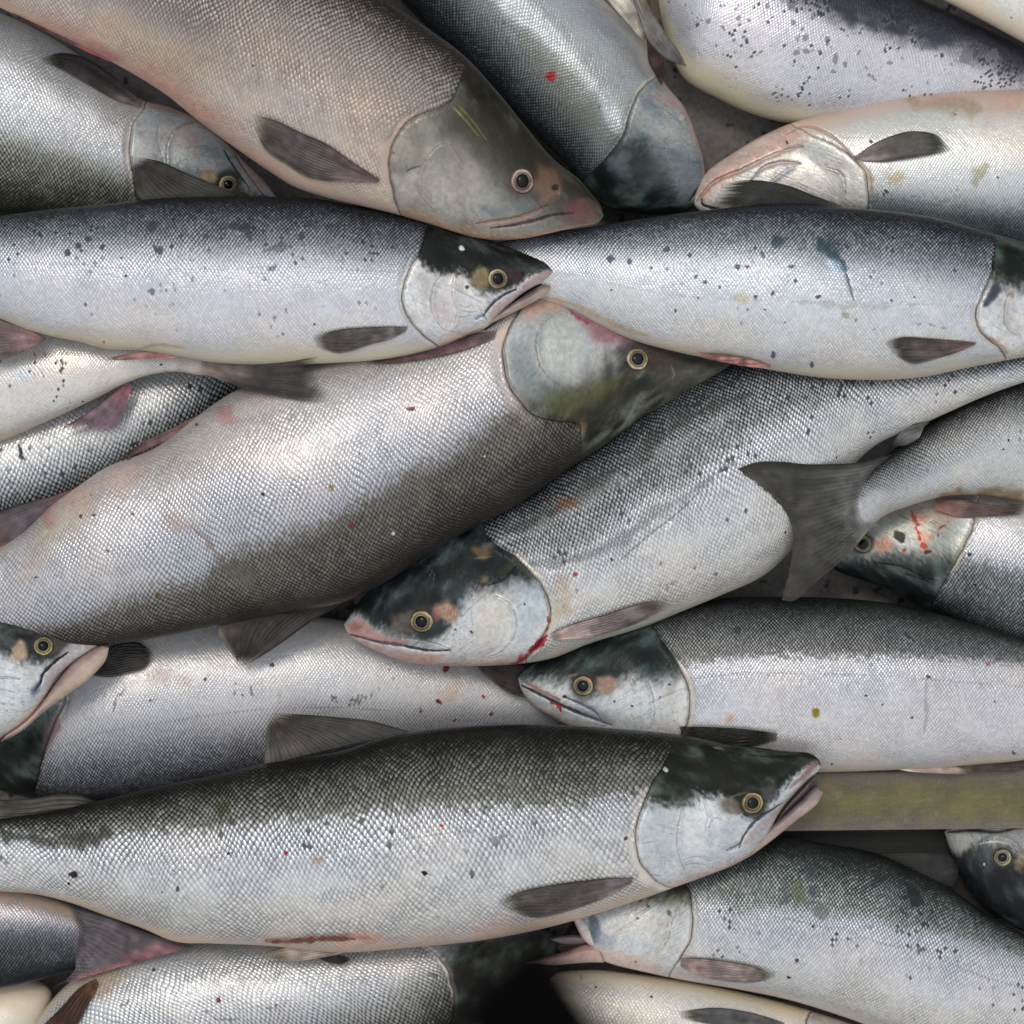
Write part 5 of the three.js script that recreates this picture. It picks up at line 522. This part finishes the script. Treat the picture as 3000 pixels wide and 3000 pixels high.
fin(F8, 'pelvic_fin', { lead: [692, 1142, 640, 1184, 560, 1226, 430, 1290, 330, 1352], trail: [704, 1160, 640, 1208, 560, 1258, 450, 1310, 326, 1362], z: [392, 372], c0: [196, 130, 134], c1: [136, 100, 98], c2: [110, 92, 80], rays: 7 });
fin(F8, 'pectoral_fin', { lead: [1456, 968, 1400, 976, 1300, 1002, 1200, 1032, 1070, 1058], trail: [1450, 992, 1370, 1022, 1280, 1046, 1180, 1062, 1072, 1068], floor: 420, c0: [120, 92, 98], c1: [110, 70, 78], c2: [104, 70, 70], rays: 7 });
fin(F8, 'anal_fin', { lead: [232, 1424, 155, 1452, 78, 1472, 0, 1498, -60, 1516], trail: [226, 1448, 150, 1520, 78, 1588, 0, 1655, -60, 1690], z: [385, 380], c0: [150, 98, 108], c1: [84, 74, 84], c2: [140, 84, 56], rays: 12, rim: .9 });
fin(F8, 'dorsal_fin', { lead: [1010, 1764, 980, 1782, 920, 1816, 830, 1880, 770, 1920, 708, 1956], trail: [640, 1832, 640, 1840, 642, 1860, 660, 1890, 680, 1920, 694, 1948], z: [392, 300], c0: [60, 56, 52], c1: [66, 58, 58], c2: [150, 126, 98], rays: 14 });
fin(F9, 'pectoral_fin', { lead: [1612, 1856, 1680, 1828, 1776, 1800, 1860, 1772, 1955, 1752], trail: [1622, 1878, 1690, 1874, 1760, 1862, 1854, 1832, 1970, 1776], c0: [180, 150, 144], c1: [132, 116, 116], c2: [112, 104, 68], floor: 320, rays: 8 });
fin(F9, 'adipose_fin', { lead: [2724, 1236, 2690, 1240, 2650, 1252, 2612, 1300], trail: [2706, 1254, 2692, 1282, 2656, 1304, 2616, 1308], z: [372, 356], c0: [96, 96, 96], c1: [88, 88, 92], c2: [96, 84, 76], rays: 4 });
fin(F10, 'tail_fin', { rootArc: .3, blend: .2, lead: [2620, 1328, 2560, 1345, 2518, 1355, 2440, 1359, 2362, 1360, 2290, 1353, 2217, 1354, 2160, 1374], trail: [2575, 1536, 2548, 1552, 2516, 1590, 2456, 1652, 2388, 1709, 2345, 1748, 2322, 1762, 2290, 1758], fringe: .6, z: [404, 476], zt: [376, 400], over: ['F9', 'F10'], lift: 7, arch: 10, notch: .24, c0: [120, 122, 122], c1: [62, 61, 57], c2: [88, 82, 70], rays: 22, rim: .15, fine: 120 });
fin(F11, 'pelvic_fin', { lead: [2740, 1462, 2820, 1464, 2900, 1478, 3010, 1476], trail: [2740, 1494, 2820, 1516, 2900, 1512, 3010, 1510], z: [240, 250], c0: [176, 110, 100], c1: [110, 84, 78], c2: [90, 70, 62], rays: 7 });
fin(F12, 'pelvic_fin', { lead: [2614, 2244, 2680, 2228, 2740, 2232, 2832, 2252], trail: [2614, 2252, 2680, 2262, 2740, 2266, 2834, 2270], z: [262, 250], c0: [206, 184, 172], c1: [196, 166, 150], c2: [200, 176, 156], rays: 6 });
fin(F12, 'anal_fin', { lead: [2712, 2238, 2800, 2232, 2900, 2226, 3020, 2216], trail: [2712, 2254, 2800, 2262, 2900, 2262, 3020, 2258], z: [240, 236], c0: [120, 92, 80], c1: [92, 74, 66], c2: [110, 94, 80], rays: 6 });
fin(F12, 'pectoral_fin', { lead: [1990, 2128, 2080, 2130, 2180, 2136, 2280, 2148], trail: [2000, 2160, 2090, 2180, 2180, 2190, 2276, 2172], lift: 10, c0: [44, 42, 42], c1: [32, 31, 31], c2: [30, 30, 30], fringe: .35 });
fin(F14, 'pectoral_fin', { lead: [280, 1930, 320, 1896, 370, 1880, 410, 1884, 448, 1912], trail: [270, 1980, 320, 1984, 370, 1976, 420, 1962, 452, 1932], lift: 8, c0: [60, 58, 56], c1: [64, 62, 60], c2: [96, 94, 90] });
fin(F14, 'pelvic_fin', { lead: [1395, 1950, 1430, 1945, 1480, 1945, 1560, 1950], trail: [1408, 1966, 1445, 1996, 1490, 2030, 1556, 2050], z: [196, 206], c0: [110, 92, 92], c1: [62, 50, 52], c2: [56, 46, 48] });
fin(F15, 'dorsal_fin', { lead: [1200, 2142, 1140, 2126, 1087, 2112, 1000, 2102, 900, 2094, 794, 2088], trail: [770, 2244, 774, 2230, 776, 2200, 778, 2160, 782, 2130, 788, 2106], z: [384, 330], c0: [50, 48, 44], c1: [58, 52, 50], c2: [118, 108, 74], rays: 14, rim: .4 });
fin(F15, 'pectoral_fin', { lead: [1858, 2572, 1800, 2572, 1750, 2576, 1621, 2592, 1530, 2612, 1458, 2640], trail: [1848, 2590, 1790, 2622, 1725, 2650, 1647, 2676, 1569, 2690, 1484, 2672], c0: [126, 110, 116], c1: [84, 76, 74], c2: [94, 92, 66], rays: 14 });
fin(F15, 'pelvic_fin', { lead: [1076, 2748, 1000, 2752, 900, 2760, 820, 2778, 758, 2796], trail: [1074, 2772, 1000, 2794, 930, 2808, 850, 2818, 764, 2808], z: [378, 340], c0: [178, 124, 110], c1: [176, 154, 140], c2: [168, 158, 130], rays: 8 });
fin(F15, 'adipose_fin', { lead: [290, 2350, 230, 2330, 160, 2328, 90, 2340, -60, 2344], trail: [270, 2364, 210, 2376, 140, 2386, 60, 2396, -60, 2398], z: [352, 340], c0: [56, 54, 46], c1: [62, 58, 48], c2: [120, 116, 90], rays: 4 });
fin(F16, 'dorsal_fin', { lead: [2572, 2500, 2640, 2498, 2720, 2498, 2780, 2504, 2806, 2530], trail: [2720, 2576, 2740, 2584, 2764, 2594, 2790, 2596, 2810, 2570], z: [196, 170], c0: [40, 44, 42], c1: [40, 42, 40], c2: [46, 46, 44], fringe: .5 });
fin(F16, 'pectoral_fin', { lead: [1992, 2806, 2060, 2808, 2130, 2816, 2200, 2830, 2272, 2856], trail: [1994, 2834, 2060, 2862, 2130, 2876, 2200, 2880, 2272, 2866], c0: [170, 134, 128], c1: [140, 120, 116], c2: [112, 110, 92], rays: 8 });
fin(F18, 'tail_fin', { rootArc: .12, blend: 0, lead: [180, 2640, 240, 2664, 330, 2690, 400, 2722, 480, 2748, 568, 2774], trail: [226, 2838, 222, 2848, 212, 2858, 196, 2868, 178, 2880, 150, 2892], z: [256, 290], zt: [244, 230], over: ['F18'], lift: 4, arch: 8, c0: [86, 82, 92], c1: [96, 84, 94], c2: [176, 104, 112], rays: 16, rim: .2, fringe: .6 });
fin(F19, 'pelvic_fin', { lead: [280, 2866, 230, 2896, 180, 2950, 120, 3010], trail: [290, 2884, 260, 2940, 230, 3000, 190, 3040], on: ['F19', 'F20'], floor: 150, lift: 8, c0: [110, 66, 36], c1: [66, 32, 20], c2: [120, 70, 40], rays: 6, fringe: .7 });
fin(F19, 'anal_fin', { lead: [900, 2784, 950, 2790, 1000, 2800, 1030, 2806], trail: [940, 2812, 970, 2822, 1000, 2826, 1030, 2812], z: [290, 280], c0: [58, 54, 52], c1: [52, 50, 48], c2: [60, 56, 54], rays: 5 });
fin(F21, 'pectoral_fin', { lead: [2300, 2996, 2200, 2966, 2100, 2952, 1990, 2962], trail: [2290, 3010, 2200, 3010, 2100, 3004, 1990, 2984], c0: [110, 106, 106], c1: [92, 92, 94], c2: [120, 118, 106], floor: 200 });

// ---------------------------------------------------------------- plank, floor, strap
function noiseTex(w, h, f, srgb) { const a = new Uint8Array(w * h * 4); for (let j = 0; j < h; j++) for (let i = 0; i < w; i++) { const c = f(i, j), k = (j * w + i) * 4; a[k] = clamp(c[0], 0, 255); a[k + 1] = clamp(c[1], 0, 255); a[k + 2] = clamp(c[2], 0, 255); a[k + 3] = 255; } const t = new THREE.DataTexture(a, w, h); t.magFilter = THREE.LinearFilter; t.minFilter = THREE.LinearMipmapLinearFilter; t.generateMipmaps = true; t.wrapS = t.wrapT = THREE.RepeatWrapping; if (srgb) t.colorSpace = THREE.SRGBColorSpace; t.needsUpdate = true; return t; }
{
  const floorMap = noiseTex(1024, 1024, (i, j) => { const v = 104 + fb(i / 40, j / 40) * 18 + nz(i / 3, j / 3) * 12, p = ss(.42, .62, fb(i / 9 + 80, j / 9)) * .75; return [lerp(v * 1.02, 22, p), lerp(v * .99, 20, p), lerp(v * .97, 20, p)]; }, true);
  const floorBump = noiseTex(512, 512, (i, j) => { const v = 128 + fb(i / 12, j / 12) * 60 + nz(i / 2, j / 2) * 40; return [v, 200, 0]; });
  floorMap.repeat.set(4, 4); floorBump.repeat.set(4, 4);
  const g = new THREE.PlaneGeometry(3, 3, 1, 1); g.rotateX(-Math.PI / 2);
  const f = mesh('floor', g, new THREE.MeshStandardMaterial({ map: floorMap, bumpMap: floorBump, bumpScale: .0012, roughness: .75 }), scene);
  tag(f, 'gritty dark grey floor seen between the fish at the top', null, null, 'structure');
}
{
  const w = 1024, h = 128, x0 = 2180, x1 = 3200, y0 = 2243, y1 = 2445;
  const map = noiseTex(w, h, (i, j) => { const v = j / h, e = Math.min(v, 1 - v), g = fb(i / 60, j / 30), fine = nz(i / 2.2, j / 2.2), band = ss(.1, .3, e + g * .08 + fb(i / 17, j / 9) * .07), grey = [92 + fine * 10 + g * 12, 84 + fine * 9 + g * 11, 72 + fine * 8 + g * 9], yel = [88 + fine * 8 + g * 16, 82 + fine * 8 + g * 15, 44 + fine * 7 + g * 8], wear = ss(.35, .8, fb(i / 34 + 9, j / 24)) * .35, rim = ss(.045, .02, 1 - v) * .7 + ss(.03, .01, v) * .3; return [0, 1, 2].map((c) => lerp(lerp(lerp(grey[c], yel[c], band), 116, wear), [158, 152, 138][c], clamp(rim, 0, 1))); }, true);
  map.wrapS = map.wrapT = THREE.ClampToEdgeWrapping;
  const a = at(x0, y0 + 14, 205), b = at(x1, y1 - 14, 205), g = new RoundedBoxGeometry(b.x - a.x, 26 * U * 3, b.z - a.z, 3, 8 * U);
  // lay the paint flat over the plank
  const p = g.attributes.position, uv = g.attributes.uv, W = b.x - a.x, Z = b.z - a.z; for (let i = 0; i < p.count; i++) uv.setXY(i, p.getX(i) / W + .5, p.getZ(i) / Z + .5);
  const bump = noiseTex(512, 64, (i, j) => { const v = 128 + fb(i / 26, j / 3) * 60 + nz(i / 2, j / 2) * 30; return [v, 150, 0]; });
  const o = mesh('plank', g, new THREE.MeshPhysicalMaterial({ map, bumpMap: bump, bumpScale: .0008, roughness: .5, clearcoat: .15, clearcoatRoughness: .4 }), scene);
  o.position.set((a.x + b.x) / 2, 205 * U - 39 * U, (a.z + b.z) / 2); o.rotation.y = .012;
  tag(o, 'worn yellow-green plank lying across the pile at the right edge', 'plank');
}
{ // an added dark panel that makes the gap under the plank look shaded
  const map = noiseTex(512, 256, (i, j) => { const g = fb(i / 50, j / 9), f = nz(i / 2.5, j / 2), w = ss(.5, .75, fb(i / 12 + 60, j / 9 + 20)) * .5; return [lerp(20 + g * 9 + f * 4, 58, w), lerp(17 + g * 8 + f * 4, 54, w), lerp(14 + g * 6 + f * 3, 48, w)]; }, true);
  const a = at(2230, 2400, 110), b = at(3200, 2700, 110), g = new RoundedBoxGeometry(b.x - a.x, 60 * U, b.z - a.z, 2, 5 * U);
  const o = mesh('gap_shade_panel', g, new THREE.MeshStandardMaterial({ map, bumpMap: map, bumpScale: .0008, roughness: .6 }), scene); o.position.set((a.x + b.x) / 2, 32 * U, (a.z + b.z) / 2);
  tag(o, 'added dark panel standing in for shade in the gap under the yellow-green plank', 'gap_shade_panel');
}
{ // the end of a black webbing strap hanging close above the pile's bottom edge, out of focus
  const near = 5300; // height above the floor
  const webbing = noiseTex(128, 128, (i, j) => { const v = 7 + 3 * Math.sin(i / 128 * 6.283 * 16) * Math.sin(j / 128 * 6.283 * 16) + nz(i / 3, j / 3) * 3; return [v, v, v * 1.03]; }, true);
  const mat = new THREE.MeshPhysicalMaterial({ map: webbing, roughness: .95, specularIntensity: .12 });
  const strap = (name, path, wide, label) => {
    const c = new THREE.CatmullRomCurve3(path.map(([x, y, z]) => at(x, y, z))), n = 40, pts = c.getSpacedPoints(n), pos = [], uv = [], nv = 10, k = (1 - near / EYE) * U;
    for (let i = 0; i <= n; i++) { const t = c.getTangentAt(i / n), side = new THREE.Vector3().crossVectors(t, new THREE.Vector3(0, 1, 0)).normalize(), up = new THREE.Vector3().crossVectors(side, t).normalize(), e = Math.sqrt(ss(-.02, .07, i / n) * 1) || .01; for (let j = 0; j < nv; j++) { const a = j / nv * Math.PI * 2, q = pts[i].clone().addScaledVector(side, Math.sign(Math.cos(a)) * Math.abs(Math.cos(a)) ** .35 * wide * e * k).addScaledVector(up, Math.sin(a) * .0012 * e); pos.push(q.x, q.y, q.z); uv.push(i / 4, j / nv * 2); } }
    const idx = gridIndex(n + 1, nv, true); const ctr = pos.length / 3; pos.push(pts[0].x, pts[0].y, pts[0].z); uv.push(0, 0); for (let j = 0; j < nv; j++) idx.push(ctr, (j + 1) % nv, j);
    const o = mesh(name, geom(pos, idx, { uv }), mat, scene); tag(o, label, 'strap');
    return o;
  };
  strap('hanging_strap', [[1430, 2815, near], [1485, 2890, near + 30], [1560, 3000, near + 80], [1640, 3120, near + 160], [1740, 3300, near + 300]], 205, 'end of a black strap hanging out of focus over the bottom edge, centre');
}
// every group is moved to its base, with its parts kept where they are
for (const root of scene.children.filter((o) => o.isGroup)) {
  const b = new THREE.Box3().setFromObject(root), p = new THREE.Vector3((b.min.x + b.max.x) / 2, b.min.y, (b.min.z + b.max.z) / 2);
  root.position.copy(p);
  for (const c of root.children) if (c.position.lengthSq() === 0) c.geometry.translate(-p.x, -p.y, -p.z); else c.position.sub(p);
}
renderer.render(scene, camera);
